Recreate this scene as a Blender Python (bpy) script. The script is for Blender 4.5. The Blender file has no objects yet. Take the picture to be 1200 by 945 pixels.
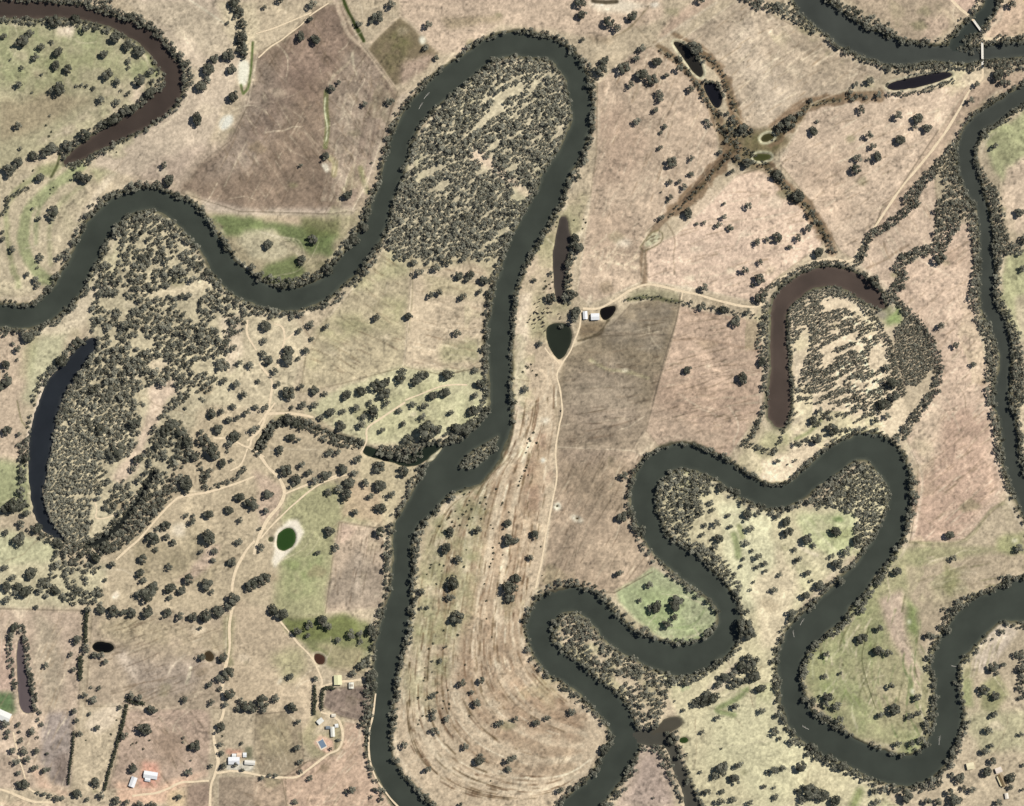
import bpy, bmesh, math, random
import numpy as np
from mathutils import Vector, Matrix

random.seed(7); RNG = np.random.default_rng(7)
sc = bpy.context.scene
COL = sc.collection
W, H = 1200.0, 945.0                 # one metre of ground for each photo pixel
CX, CY = W/2, H/2
K = 1.62                             # illumination constant: albedo = apparent / K
def P(x, y): return (x-CX, CY-y)     # map position -> metres
def T(c, r, pts):                    # survey sheet (four by four sheets, quarter metre units)
    out = []
    for p in pts:
        q = (c*300 + p[0]/4.0, r*236 + p[1]/4.0)
        out.append(q + tuple(v/4.0 for v in p[2:]))
    return out

# ------------------------------------------------------------------ helpers
def lin(c):
    c = np.asarray(c, float)/255.0
    return np.where(c <= .04045, c/12.92, ((c+.055)/1.055)**2.4)
def tag(o, label=None, cat=None, group=None, kind=None):
    if label: o['label'] = label
    if cat: o['category'] = cat
    if group: o['group'] = group
    if kind: o['kind'] = kind
    return o
def empty(name, loc, rz=0):
    o = bpy.data.objects.new(name, None); COL.objects.link(o)
    o.location = loc; o.rotation_euler = (0, 0, rz); o.empty_display_size = 1
    return o
def link(name, me, mat=None, parent=None):
    o = bpy.data.objects.new(name, me); COL.objects.link(o)
    if mat and not me.materials: me.materials.append(mat)
    if parent: o.parent = parent
    return o
def bm_obj(name, bm, mat, parent=None):
    me = bpy.data.meshes.new(name); bmesh.ops.recalc_face_normals(bm, faces=bm.faces); bm.to_mesh(me); bm.free()
    return link(name, me, mat, parent)
def np_mesh(name, verts, faces, mats=(), matidx=None, attrs=None, smooth=False):
    me = bpy.data.meshes.new(name)
    nv, nf, k = len(verts), len(faces), faces.shape[1]
    me.vertices.add(nv); me.vertices.foreach_set('co', np.ascontiguousarray(verts, dtype=np.float32).ravel())
    me.loops.add(nf*k); me.loops.foreach_set('vertex_index', np.ascontiguousarray(faces, dtype=np.int32).ravel())
    me.polygons.add(nf)
    me.polygons.foreach_set('loop_start', np.arange(0, nf*k, k, dtype=np.int32))
    for m in mats: me.materials.append(m)
    if matidx is not None: me.polygons.foreach_set('material_index', np.ascontiguousarray(matidx, dtype=np.int32))
    me.polygons.foreach_set('use_smooth', np.full(nf, smooth, dtype=bool))
    for nm, (typ, arr) in (attrs or {}).items():
        a = me.attributes.new(nm, typ, 'POINT')
        if typ == 'FLOAT': a.data.foreach_set('value', np.ascontiguousarray(arr, dtype=np.float32))
        else: a.data.foreach_set('color', np.ascontiguousarray(arr, dtype=np.float32).ravel())
    me.update(calc_edges=True)
    return me
def box(bm, cx, cy, cz, sx, sy, sz, rz=0):
    m = Matrix.Translation((cx, cy, cz)) @ Matrix.Rotation(rz, 4, 'Z') @ Matrix.Diagonal((sx, sy, sz, 1))
    bmesh.ops.create_cube(bm, size=1, matrix=m)
def bar(bm, a, b, r1, r2, seg=6):
    a = Vector(a); b = Vector(b); d = b-a
    q = d.to_track_quat('Z', 'Y').to_matrix().to_4x4()
    bmesh.ops.create_cone(bm, cap_ends=True, segments=seg, radius1=r1, radius2=r2, depth=d.length,
                          matrix=Matrix.Translation((a+b)/2) @ q)
def catmull(pts, step=4.0):
    p = np.array(pts, float); p = np.vstack([2*p[0]-p[1], p, 2*p[-1]-p[-2]])
    out = []
    for i in range(1, len(p)-2):
        n = max(1, int(np.hypot(*(p[i+1]-p[i])[:2])/step))
        for t in np.arange(n)/n:
            out.append(.5*((2*p[i]) + (-p[i-1]+p[i+1])*t + (2*p[i-1]-5*p[i]+4*p[i+1]-p[i+2])*t*t + (-p[i-1]+3*p[i]-3*p[i+1]+p[i+2])*t**3))
    out.append(p[-2])
    return np.array(out)
def chaikin(pts, n=2):
    p = np.array(pts, float)
    for _ in range(n):
        q = np.roll(p, -1, 0)
        p = np.stack([.75*p+.25*q, .25*p+.75*q], 1).reshape(-1, p.shape[1])
    return p
TAB = RNG.random((256, 256))
def vnoise(x, y, s, seed=0):
    x = x/s + seed*17.31; y = y/s + seed*9.73
    xi = np.floor(x).astype(int); yi = np.floor(y).astype(int)
    fx = x-xi; fy = y-yi
    fx = fx*fx*(3-2*fx); fy = fy*fy*(3-2*fy)
    a = TAB[xi & 255, yi & 255]; b = TAB[(xi+1) & 255, yi & 255]
    c = TAB[xi & 255, (yi+1) & 255]; d = TAB[(xi+1) & 255, (yi+1) & 255]
    return (a*(1-fx)+b*fx)*(1-fy) + (c*(1-fx)+d*fx)*fy
def fbm(x, y, s, seed=0, o=4):
    t = 0; a = .5; n = 0
    for i in range(o):
        t = t + a*vnoise(x, y, s/2**i, seed+i*3); n += a; a *= .55
    return t/n

# ------------------------------------------------------------------ survey grid
G = 1.2; X0, X1, Y0, Y1 = -60, 1260, -60, 1005
gx = np.arange(X0, X1+.01, G); gy = np.arange(Y0, Y1+.01, G)
NX, NY = len(gx), len(gy)
GX, GY = np.meshgrid(gx, gy)
def win(x0, x1, y0, y1):
    i0 = max(0, int((x0-X0)/G)); i1 = min(NX, int((x1-X0)/G)+2)
    j0 = max(0, int((y0-Y0)/G)); j1 = min(NY, int((y1-Y0)/G)+2)
    return slice(j0, max(j0, j1)), slice(i0, max(i0, i1))
def line_dist(pts, M, closed=False, D=None, halfw=None):
    """distance to a polyline (minus half width), filled in within M of it"""
    if D is None: D = np.full((NY, NX), 999.0)
    p = np.asarray(pts, float); n = len(p)
    for i in range(n if closed else n-1):
        a = p[i]; b = p[(i+1) % n]
        wa = a[2] if halfw else 0; wb = b[2] if halfw else 0
        m = M + max(wa, wb)
        s = win(min(a[0], b[0])-m, max(a[0], b[0])+m, min(a[1], b[1])-m, max(a[1], b[1])+m)
        if s[0].start >= s[0].stop or s[1].start >= s[1].stop: continue
        x = GX[s]; y = GY[s]; dx, dy = b[0]-a[0], b[1]-a[1]; L = dx*dx+dy*dy+1e-9
        t = np.clip(((x-a[0])*dx+(y-a[1])*dy)/L, 0, 1)
        d = np.hypot(x-a[0]-t*dx, y-a[1]-t*dy)-(wa+(wb-wa)*t)
        D[s] = np.minimum(D[s], d)
    return D
def inside(pts, x, y):
    p = np.asarray(pts, float)[:, :2]; c = np.zeros(x.shape, bool); j = len(p)-1
    for i in range(len(p)):
        xi, yi = p[i]; xj, yj = p[j]
        if yi != yj: c ^= ((yi > y) != (yj > y)) & (x < (xj-xi)*(y-yi)/(yj-yi)+xi)
        j = i
    return c
def poly_sdf(pts, M=14, sm=2):
    p = chaikin(pts, sm) if sm else np.array(pts, float)
    D = np.full((NY, NX), 999.0); line_dist(p, M, True, D)
    s = win(p[:, 0].min()-2, p[:, 0].max()+2, p[:, 1].min()-2, p[:, 1].max()+2)
    ins = inside(p, GX[s], GY[s])
    sub = D[s]; sub[ins] = -np.minimum(sub[ins], 60); D[s] = sub
    return D

# ------------------------------------------------------------------ water
def RV(pts): return catmull([(x, y, w) for x, y, w in pts])
RIVA = RV([(-70, 372, 13), (0, 371, 13), (35, 371, 12), (60, 358, 13), (84, 329, 14), (103, 293, 15), (117, 265, 14), (143, 242, 13), (178, 233, 13), (210, 248, 13),
   (238, 275, 14), (261, 311, 15), (288, 335, 15), (327, 350, 14), (372, 342, 14), (407, 312, 13), (426, 288, 13), (441, 262, 12), (453, 225, 11), (468, 171, 11),
   (484, 136, 12), (511, 106, 13), (544, 80, 13), (571, 60, 12), (600, 52, 12), (628, 54, 12), (654, 63, 13), (672, 86, 13), (680, 115, 13), (680, 148, 13), (669, 176, 14), (651, 210, 14),
   (639, 236, 14), (620, 271, 14), (606, 298, 12), (596, 325, 12), (590, 345, 12), (586, 386, 13), (584, 430, 13), (585, 461, 13), (584, 486, 15), (565, 512, 14),
   (542, 540, 21), (512, 564, 18), (488, 597, 14), (473, 624, 13), (471, 662, 12), (469, 697, 13), (461, 733, 15), (453, 770, 14), (450, 808, 12), (445, 845, 12),
   (445, 883, 12), (455, 908, 14), (473, 933, 16), (497, 958, 16), (540, 1010, 16)])
RIVB = RV([(640, 1010, 18), (662, 965, 18), (684, 940, 18), (707, 918, 16), (723, 893, 16), (733, 865, 15), (724, 838, 15), (702, 816, 14), (670, 790, 13), (645, 772, 13), (634, 752, 13), (633, 731, 14),
   (645, 710, 14), (674, 702, 14), (701, 717, 14), (722, 741, 15), (747, 757, 15), (775, 769, 17), (803, 773, 18), (832, 762, 16), (851, 743, 13), (854, 720, 12), (843, 697, 14), (816, 671, 16), (776, 642, 13), (762, 618, 13),
   (754, 594, 14), (754, 571, 14), (764, 552, 14), (786, 537, 13), (815, 537, 12), (840, 547, 12), (866, 565, 12), (898, 581, 12), (926, 579, 13), (950, 562, 14), (975, 541, 14), (1000, 526, 15), (1025, 526, 15), (1044, 545, 15), (1055, 573, 13),
   (1052, 602, 12), (1040, 632, 14), (1020, 662, 15), (994, 690, 17), (969, 719, 18), (940, 745, 17), (928, 771, 14), (926, 796, 12), (929, 823, 13), (944, 849, 16), (967, 867, 17), (1000, 883, 15), (1036, 899, 16), (1070, 903, 16), (1096, 884, 15),
   (1111, 848, 16), (1110, 808, 13), (1110, 773, 15), (1126, 745, 19), (1148, 723, 21), (1171, 710, 18), (1200, 703, 24), (1265, 690, 24)])
RIVC = RV([(1265, 80, 12), (1200, 111, 11), (1167, 132, 11), (1142, 150, 10), (1132, 170, 9), (1133, 195, 9), (1142, 225, 9), (1152, 248, 8), (1156, 286, 7), (1157, 323, 7), (1158, 356, 8), (1172, 386, 10),
   (1178, 416, 9), (1175, 448, 8), (1173, 471, 8), (1177, 484, 7), (1182, 509, 7), (1185, 534, 8), (1191, 559, 9), (1202, 584, 10), (1230, 640, 10)])
RIVD = RV([(930, -50, 15), (945, -2, 15), (970, 22, 16), (1000, 43, 16), (1030, 57, 14), (1060, 63, 12), (1100, 63, 11), (1137, 64, 9), (1175, 60, 8), (1200, 58, 8), (1265, 55, 8)])
RIVD2 = RV([(1118, 56, 8), (1136, 36, 8), (1150, 20, 8), (1160, 5, 8), (1172, -50, 9)])
RIVE = RV([(-70, 10, 8), (0, 11, 9), (82, 13, 9), (120, 22, 8), (150, 33, 9), (175, 47, 9), (190, 66, 9), (202, 86, 10), (202, 106, 11), (186, 122, 12), (160, 142, 11), (125, 160, 11), (97, 177, 9), (76, 190, 4)])
OXB = RV([(1035, 359, 4), (1022, 345, 10), (1000, 331, 12), (975, 323, 12), (945, 331, 12), (923, 348, 12), (913, 368, 11), (912, 411, 11), (913, 461, 12), (914, 486, 11), (914, 493, 8)])
LAG = RV([(108, 402, 5), (98, 416, 9), (78, 436, 12), (61, 461, 13), (53, 487, 14), (48, 515, 13), (45, 547, 11), (43, 580, 10), (49, 606, 9), (61, 623, 6), (74, 632, 3)])
CONF = RV([(733, 858, 8), (755, 864, 9), (778, 866, 8), (788, 880, 7), (797, 905, 7), (812, 945, 9), (830, 1010, 10)])
ARC = RV([(100, 640, 2.6), (118, 634, 2.8), (140, 614, 3), (160, 588, 3), (172, 566, 2.6), (181, 552, 2.2)])  # narrow channel; its near-black colour also stands for tree shadows along the arc
CREEK = RV([(302, 528, 3.5), (308, 514, 4), (322, 497, 4), (345, 494, 3), (375, 503, 3), (400, 512, 3), (424, 520, 3)])
WATER = [  # name, half-ready outline, apparent colour, roughness, label
 ('river', 'A', RIVA, (66, 70, 63), .22), ('river', 'B', RIVB, (66, 70, 63), .22), ('river', 'C', RIVC, (67, 70, 64), .22), ('river', 'D', RIVD, (68, 71, 66), .22), ('river', 'D', RIVD2, (58, 63, 58), .22),
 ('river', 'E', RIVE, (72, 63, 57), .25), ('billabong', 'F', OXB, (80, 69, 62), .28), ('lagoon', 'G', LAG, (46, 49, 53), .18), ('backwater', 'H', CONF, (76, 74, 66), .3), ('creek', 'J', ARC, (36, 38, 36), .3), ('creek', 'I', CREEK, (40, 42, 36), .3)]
PONDS = [
 ('dam_water', T(2, 1, [(158, 600), (180, 572), (225, 568), (272, 580), (285, 630), (268, 690), (225, 748), (195, 722), (165, 660)]), (46, 50, 42)),
 ('pond', T(2, 1, [(413, 505), (450, 490), (485, 488), (490, 510), (460, 548), (430, 562), (412, 535)]), (28, 26, 24)),
 ('slough', T(2, 1, [(225, 70), (260, 72), (268, 140), (280, 165), (266, 230), (252, 300), (250, 400), (242, 485), (212, 475), (195, 410), (198, 340), (190, 270), (203, 200), (213, 120)]), (72, 66, 61)),
 ('pond', T(2, 0, [(750, 195), (790, 198), (830, 230), (865, 265), (903, 330), (890, 366), (858, 350), (820, 300), (780, 240)]), (44, 42, 38)),
 ('pond', T(2, 0, [(893, 392), (940, 378), (978, 430), (986, 490), (960, 512), (930, 480), (905, 430)]), (32, 32, 36)),
 ('pond', T(3, 0, [(550, 408), (590, 385), (700, 358), (800, 335), (850, 333), (872, 352), (842, 375), (750, 402), (650, 420), (580, 424)]), (40, 38, 42)),
 ('pond', T(2, 0, [(1165, 650), (1185, 630), (1215, 624), (1235, 642), (1205, 665), (1175, 668)]), (62, 60, 38)),
 ('pond', T(2, 0, [(1128, 737), (1150, 720), (1200, 718), (1222, 735), (1200, 754), (1145, 755)]), (68, 70, 42)),
 ('green_pond', T(1, 2, [(105, 620), (130, 595), (165, 588), (184, 615), (180, 655), (160, 683), (125, 697), (98, 680), (100, 650)]), (50, 72, 38)),
 ('pond', T(1, 2, [(58, 636), (72, 630), (80, 640), (75, 654), (60, 652)]), (74, 76, 56)),
 ('pool', T(0, 3, [(84, 150), (108, 145), (112, 250), (122, 320), (140, 400), (152, 470), (156, 512), (96, 516), (82, 390), (76, 250)]), (98, 88, 88)),
 ('dam_water', T(0, 3, [(428, 190), (455, 170), (515, 180), (540, 203), (522, 228), (470, 234), (430, 218)]), (26, 26, 26)),
 ('dam_water', T(0, 3, [(955, 245), (965, 225), (985, 220), (1003, 245), (995, 268), (970, 270)]), (66, 56, 42)),
 ('dam_water', T(1, 3, [(270, 262), (272, 235), (295, 230), (325, 245), (322, 275), (295, 292)]), (70, 50, 42)),
 ('pond', T(2, 3, [(780, 640), (792, 625), (818, 624), (830, 640), (815, 654), (790, 655)]), (50, 66, 36)),
 ('inlet', T(1, 2, [(498, 212), (515, 200), (545, 212), (600, 228), (680, 252), (745, 240), (790, 200), (815, 185), (865, 190), (880, 222), (815, 262), (760, 298), (690, 302), (640, 282), (565, 262), (500, 242)]), (42, 48, 40)),
 ('backwater', T(2, 3, [(700, 560), (712, 538), (785, 528), (804, 562), (768, 590), (720, 612), (660, 622), (600, 640), (588, 600), (640, 596)]), (80, 76, 66)),
 ('pond', T(2, 2, [(204, 482), (211, 476), (219, 482), (218, 490), (210, 493), (204, 489)]), (54, 48, 40)),
 ('pond', T(2, 2, [(293, 541), (305, 534), (318, 543), (312, 552), (299, 550)]), (72, 60, 48)),
 ('dam_water', T(2, 2, [(-9999, 0), (-9998, 0), (-9998, 1)]), (0, 0, 0)),
]
PONDS = PONDS[:-1]
REACH = [(571, 470), (599, 470), (600, 495), (597, 510), (591, 532), (578, 553), (563, 566), (548, 572), (535, 575), (520, 584), (508, 600), (495, 612), (474, 612), (478, 598), (492, 580), (496, 562), (496, 552), (502, 542), (500, 536), (512, 520), (528, 516), (550, 508), (568, 497)]
LANDS = [T(1, 2, [(948, 288), (1000, 232), (1075, 190), (1125, 158), (1140, 152), (1128, 195), (1090, 250), (1050, 288), (1000, 314), (958, 306)]),
         T(1, 2, [(800, 275), (815, 250), (845, 232), (870, 208), (876, 212), (855, 240), (835, 268), (812, 282)])]
fields = []
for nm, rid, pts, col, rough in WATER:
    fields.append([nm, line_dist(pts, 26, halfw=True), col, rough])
fields[0][1] = np.minimum(fields[0][1], poly_sdf(REACH, 12))
for nm, pts, col in PONDS:
    fields.append([nm, poly_sdf(pts, 12), col, .2])
wob = (fbm(GX, GY, 48, 4, 2)-.5)*7+(fbm(GX, GY, 14, 3)-.5)*5.5 + (vnoise(GX, GY, 4.5, 8)-.5)*1.4
land = np.full((NY, NX), 999.0)
for l in LANDS: land = np.minimum(land, poly_sdf(l, 26))
for i, f in enumerate(fields):
    amp = 1.0 if i < len(WATER) else .35
    f[1] = np.where(f[1] > 900, 999.0, np.maximum(f[1]+wob*amp, -land))
DW = np.minimum.reduce([f[1] for f in fields])                     # signed distance to water
OWN = np.argmin(np.stack([f[1] for f in fields]), 0)
DRIV = np.minimum.reduce([f[1] for f in fields[:7]])
WL = -1.6
steep = .42+.5*fbm(GX, GY, 40, 21)
HZ = np.where(DW > 0, np.minimum(0, WL+DW*steep), np.maximum(-5, WL+DW*.45))
pondmask = (OWN >= len(WATER)) & (DW < 12)
HZ = np.where(pondmask & (DW > 0), np.minimum(0, WL+DW*.9), HZ)

# ------------------------------------------------------------------ ground colour (dry and green grass, bare soil, crops)
C = np.zeros((NY, NX, 3)); C[:] = (189, 169, 141)
def blur(a, r):
    k = int(round(r/G))
    if k < 1: return a
    for _ in range(2):
        for ax in (0, 1):
            p = np.pad(a, [(k+1, k) if i == ax else (0, 0) for i in range(2)], mode='edge')
            c = np.cumsum(p, ax)
            a = (np.take(c, range(2*k+1, c.shape[ax]), ax)-np.take(c, range(0, c.shape[ax]-2*k-1), ax))/(2*k+1)
    return a
def paint(pts, col, soft=3, alpha=1.0, patch=0, pscale=30, seed=1, sm=0):
    soft = soft*.6 if soft > 1.6 else soft
    p = chaikin(pts, sm) if sm else np.array(pts, float)
    s = win(p[:, 0].min()-3*soft-6, p[:, 0].max()+3*soft+6, p[:, 1].min()-3*soft-6, p[:, 1].max()+3*soft+6)
    jj = 1.0 if soft < 2 else 5.0
    jx = (fbm(GX[s], GY[s], 20, seed+5, 4)-.5)*soft*jj; jy = (fbm(GX[s], GY[s], 20, seed+11, 4)-.5)*soft*jj
    m = blur(inside(p, GX[s]+jx, GY[s]+jy).astype(float), soft)*alpha
    if patch: m = m*np.clip(.5+(fbm(GX[s], GY[s], pscale, seed)-.5)*patch*4, 0, 1)
    C[s] = C[s]*(1-m[..., None])+np.array(col, float)*m[..., None]
def stroke(pts, w, col, alpha=1.0, soft=1.5, rough=0, brk=0):
    p = catmull(pts, 5) if len(pts) > 2 else np.array(pts, float)
    D = line_dist(p[:, :2], w+soft+3)
    s = win(p[:, 0].min()-w-9, p[:, 0].max()+w+9, p[:, 1].min()-w-9, p[:, 1].max()+w+9)
    d = D[s]
    if rough: d = d+(fbm(GX[s], GY[s], 9, 31, 3)-.5)*rough
    m = np.clip((w/2+soft/2-d)/soft, 0, 1)*alpha
    if brk: m = m*np.clip((vnoise(GX[s], GY[s], 10, 33+int(w*7) % 20)-.38)*4, 0, 1)
    C[s] = C[s]*(1-m[..., None])+np.array(col, float)*m[..., None]
FLD = []
def field(pts, col, soft=2, mott=.09, ang=None, amp=.08, wl=7, **k):
    paint(pts, col, soft, **k); FLD.append((pts, mott, ang, amp, wl))
exec_regions = None
# --- top left flood plain inside the brown river
paint([(-60, 18), (80, 25), (140, 32), (180, 62), (190, 85), (180, 110), (150, 130), (110, 148), (80, 168), (0, 200), (-60, 220)], (172, 160, 128), 4)
paint([(-60, 30), (60, 28), (120, 35), (170, 60), (186, 80), (180, 98), (140, 85), (90, 60), (30, 95), (-60, 120)], (150, 150, 106), 6, .8, .6, 18, 2)
paint([(60, 60), (130, 60), (150, 95), (60, 110), (0, 120), (0, 90)], (150, 148, 104), 6, .7, .7, 18, 14)
paint([(120, 95), (175, 95), (165, 125), (110, 145), (60, 168), (40, 165), (90, 140), (115, 122)], (214, 190, 162), 5, .9, .5, 20, 3)
paint([(65, 28), (85, 28), (84, 42), (66, 42)], (218, 196, 172), 4)
paint([(0, 118), (60, 108), (105, 118), (60, 145), (0, 170)], (158, 138, 112), 7, .6)
stroke(T(0, 0, [(530, 128), (620, 150), (680, 185), (725, 240), (748, 310), (765, 360)]), 2.2, (205, 192, 160), .9)
stroke(T(0, 0, [(540, 150), (620, 175), (680, 220), (715, 290), (730, 350)]), 7, (138, 138, 92), .7, 4)
# --- lower left flood plain, scroll bars
paint([(-60, 200), (60, 195), (110, 205), (100, 240), (75, 300), (40, 345), (-60, 350)], (190, 172, 142), 5)
for q, w, c in (([(95, 195), (55, 225), (32, 250), (28, 290), (45, 320), (58, 330)], 13, (146, 150, 100)), ([(70, 195), (30, 215), (8, 245), (12, 300), (22, 335)], 6, (152, 150, 104)),
                ([(60, 215), (44, 250), (42, 285)], 5, (152, 152, 110)), ([(100, 215), (70, 240), (58, 270), (60, 310)], 4, (160, 152, 116)), ([(130, 205), (110, 235), (90, 270)], 9, (206, 186, 160))):
    stroke(q, w, c, .75, 5, 5)
paint(T(0, 0, [(180, 780), (270, 760), (280, 790), (240, 830), (160, 800)]), (140, 140, 92), 3, .8)
stroke(T(0, 0, [(280, 720), (270, 770), (240, 830)]), 3, (80, 82, 52), .8)
paint(T(0, 0, [(430, 790), (600, 720), (570, 800), (450, 860)]), (158, 152, 112), 5, .7)
# --- top band
paint([(120, -60), (300, -60), (290, 60), (270, 120), (210, 215), (130, 205), (100, 190), (205, 110), (200, 60)], (194, 173, 150), 5)
paint(T(0, 0, [(840, 0), (1060, 110), (1090, 240), (980, 270), (900, 200), (700, 90), (560, 10)]), (186, 167, 143), 5)
paint(T(0, 0, [(700, 800), (850, 700), (1000, 640), (1040, 700), (900, 880), (840, 944), (600, 860)]), (172, 150, 132), 8, .7)
paint([(255, 0), (300, 0), (300, 60), (275, 60)], (205, 186, 150), 5)
stroke([(222, 0), (240, 12), (262, 27)], 2, (210, 196, 170), .8)
# --- brown ploughed paddock
BRN = [(302, 62), (345, 38), (372, 6), (398, 4), (422, 50), (442, 75), (466, 108), (458, 130), (447, 165), (430, 215), (412, 248), (385, 251), (280, 248), (212, 226), (240, 188), (270, 165), (290, 125), (297, 90)]
paint([(436, 75), (470, 108), (500, 92), (482, 128), (458, 168), (444, 225), (418, 250), (405, 200)], (162, 140, 118), 7, .7)
field(BRN, (142, 121, 103), 5, .12, 125, .09, 9)
paint([(300, 70), (350, 80), (340, 130), (300, 190), (230, 220), (280, 150)], (156, 138, 122), 12, .7)
paint([(330, 70), (375, 90), (380, 120), (350, 110), (310, 160), (290, 165)], (128, 106, 92), 10, .5)
paint([(388, 95), (412, 60), (440, 78), (462, 110), (440, 180), (420, 240), (395, 245), (385, 150)], (160, 140, 122), 6, .8)
paint([(375, 12), (396, 8), (415, 48), (395, 85), (350, 95), (330, 60)], (150, 126, 110), 8, .7)
for i in range(16):
    a = 385+i*4.2; stroke([(a-6+random.uniform(-3, 3), 235), (a+4, 170+random.uniform(-9, 9)), (a+14, 110+random.uniform(-9, 9))], random.uniform(1.5, 3), random.choice([(180, 160, 138), (132, 112, 98), (188, 168, 145)]), .55, 2.5, 4)
paint(T(1, 0, [(520, 235), (675, 78), (860, 250), (800, 320), (650, 405)]), (128, 112, 88), 2)
paint(T(1, 0, [(560, 250), (680, 110), (740, 200), (640, 330)]), (112, 108, 70), 6, .7, .5, 12)
paint(T(1, 0, [(690, 280), (860, 260), (780, 350), (680, 400)]), (176, 150, 132), 4, .8)
stroke(T(1, 0, [(405, -20), (425, 40), (462, 110), (505, 192)]), 4.2, (70, 78, 40), 1, 1.5, 2)
stroke(T(1, 0, [(365, -20), (400, 80), (440, 170), (520, 240), (640, 400)]), 5, (200, 176, 150), .85, 2.5)
stroke(T(1, 0, [(515, 225), (600, 140), (675, 75)]), 3, (205, 182, 150), .8)
stroke(T(1, 0, [(330, 430), (328, 500), (335, 590), (325, 690)]), 5.5, (118, 118, 72), .9, 2)
stroke(T(1, 0, [(325, 460), (322, 520), (335, 600), (328, 660)]), 1.8, (196, 190, 158), .9, 1)
stroke(T(1, 0, [(345, 740), (370, 760), (365, 820)]), 6, (160, 148, 100), .8, 3)
stroke(T(1, 0, [(470, 210), (430, 300), (370, 350), (340, 400)]), 2, (186, 166, 140), .7, 2, 3)
stroke(T(1, 0, [(450, 250), (460, 320), (470, 350)]), 2.5, (205, 188, 160), .8, 2, 3)
stroke(T(1, 0, [(490, 790), (510, 860), (520, 900)]), 6, (120, 118, 78), .7, 4)
paint(T(1, 0, [(680, 440), (720, 430), (600, 620), (540, 800), (510, 930), (490, 930), (530, 780), (600, 600)]), (200, 178, 158), 3, .7)
# meadow in the left bend
GRN = [(243, 252), (300, 253), (360, 252), (400, 256), (425, 240), (424, 275), (402, 300), (380, 318), (345, 336), (320, 334), (300, 322), (272, 300), (255, 275)]
paint([(232, 235), (280, 250), (420, 248), (424, 278), (380, 318), (345, 336), (318, 334), (300, 324), (268, 302)], (168, 152, 122), 4)
paint([(243, 252), (300, 256), (345, 262), (395, 270), (392, 300), (360, 300), (345, 285), (318, 275), (285, 278), (262, 278)], (112, 120, 76), 5, .9)
paint([(310, 308), (345, 303), (358, 320), (342, 335), (320, 333), (305, 322)], (116, 122, 78), 4, .9)
paint([(285, 270), (320, 272), (345, 298), (320, 305), (295, 300), (278, 285)], (186, 172, 142), 4, .9)
paint([(305, 253), (350, 252), (352, 262), (310, 262)], (190, 165, 138), 3, .8)
paint([(350, 255), (400, 255), (395, 275), (360, 278)], (112, 112, 70), 5, .7)
for k in range(5): stroke([(300+k*6, 270+k*2), (330+k*5, 282), (350+k*2, 300+k)], 1.3, (206, 190, 160), .6, 1.5)
paint([(235, 232), (290, 245), (420, 243), (410, 252), (300, 253), (240, 250)], (186, 166, 148), 3, .8)
stroke([(272, 300), (285, 312), (297, 322)], 4, (226, 214, 190), .9, 2)
# --- top middle
paint([(440, -60), (720, -60), (770, -10), (775, 20), (700, 45), (640, 35), (580, 30), (545, 62), (515, 65), (470, 18)], (203, 177, 150), 5)
paint(T(1, 0, [(860, 95), (1150, 80), (1150, 110), (900, 140)]), (158, 140, 105), 5, .55)
paint(T(2, 0, [(340, 0), (560, 0), (640, 30), (560, 60), (400, 50)]), (226, 208, 184), 4, .9)
stroke(T(2, 0, [(380, 5), (440, 12), (490, 8)]), 5, (78, 68, 52), .9, 2)
paint(T(2, 0, [(640, 20), (680, 5), (690, 25), (665, 42)]), (226, 210, 190), 2)
stroke(T(2, 0, [(640, 30), (600, 80), (540, 140), (470, 175)]), 2, (120, 105, 80), .7, 2, 3)
paint(T(2, 0, [(740, 90), (860, 0), (960, 0), (720, 170), (680, 180)]), (190, 160, 138), 3, .7)
paint(T(2, 0, [(360, 170), (480, 160), (470, 210), (380, 200)]), (160, 138, 112), 5, .6)
# --- paddocks right of the big loop
field([(700, 98), (742, 62), (765, 54), (790, 70), (818, 98), (838, 142), (842, 168), (836, 192), (795, 240), (757, 272), (752, 330), (720, 345), (690, 356), (676, 345), (692, 230), (699, 180)], (193, 168, 143), 2.5, .1, 70, .05, 8)
paint([(700, 130), (730, 125), (760, 160), (740, 220), (700, 220)], (180, 152, 130), 12, .6)
paint([(690, 255), (740, 240), (752, 290), (735, 320), (690, 300)], (176, 150, 128), 10, .5)
for i in range(16): stroke([(690+i*3.5, 300+random.uniform(-9, 20)), (700+i*3.5+random.uniform(0, 14), 290+random.uniform(-20, 30))], 1.5, (222, 200, 162), .6, 1.5, 2)
paint(T(2, 1, [(480, 185), (540, 175), (570, 195), (530, 215), (485, 205)]), (224, 204, 180), 3)
field([(798, 47), (872, -5), (890, -20), (905, 18), (958, 44), (1034, 78), (1032, 92), (1000, 102), (950, 122), (900, 152), (878, 152), (858, 128), (848, 100), (832, 62)], (182, 161, 138), 2.5, .09, 35, .06, 9)
paint([(880, 10), (890, 60), (930, 110), (900, 140), (870, 90), (850, 40)], (192, 172, 150), 9, .6)
paint([(920, 20), (990, 60), (1000, 100), (940, 90)], (172, 152, 128), 10, .5)
field([(952, 122), (985, 119), (1035, 107), (1085, 108), (1128, 96), (1134, 102), (1100, 152), (1060, 212), (1001, 304), (986, 296), (946, 232), (912, 190)], (206, 180, 153), 2, .08, 30, .05, 10)
paint([(940, 180), (990, 180), (1000, 260), (975, 270), (930, 205)], (196, 168, 140), 12, .5)
field([(872, 203), (893, 197), (926, 226), (960, 262), (964, 288), (945, 300), (905, 330), (893, 356), (822, 340), (758, 330), (756, 292), (792, 275), (832, 238), (862, 206)], (213, 184, 157), 2.5, .06, 15, .04, 10)
paint([(800, 240), (850, 220), (900, 300), (870, 330), (810, 300)], (220, 190, 164), 14, .5)
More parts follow.
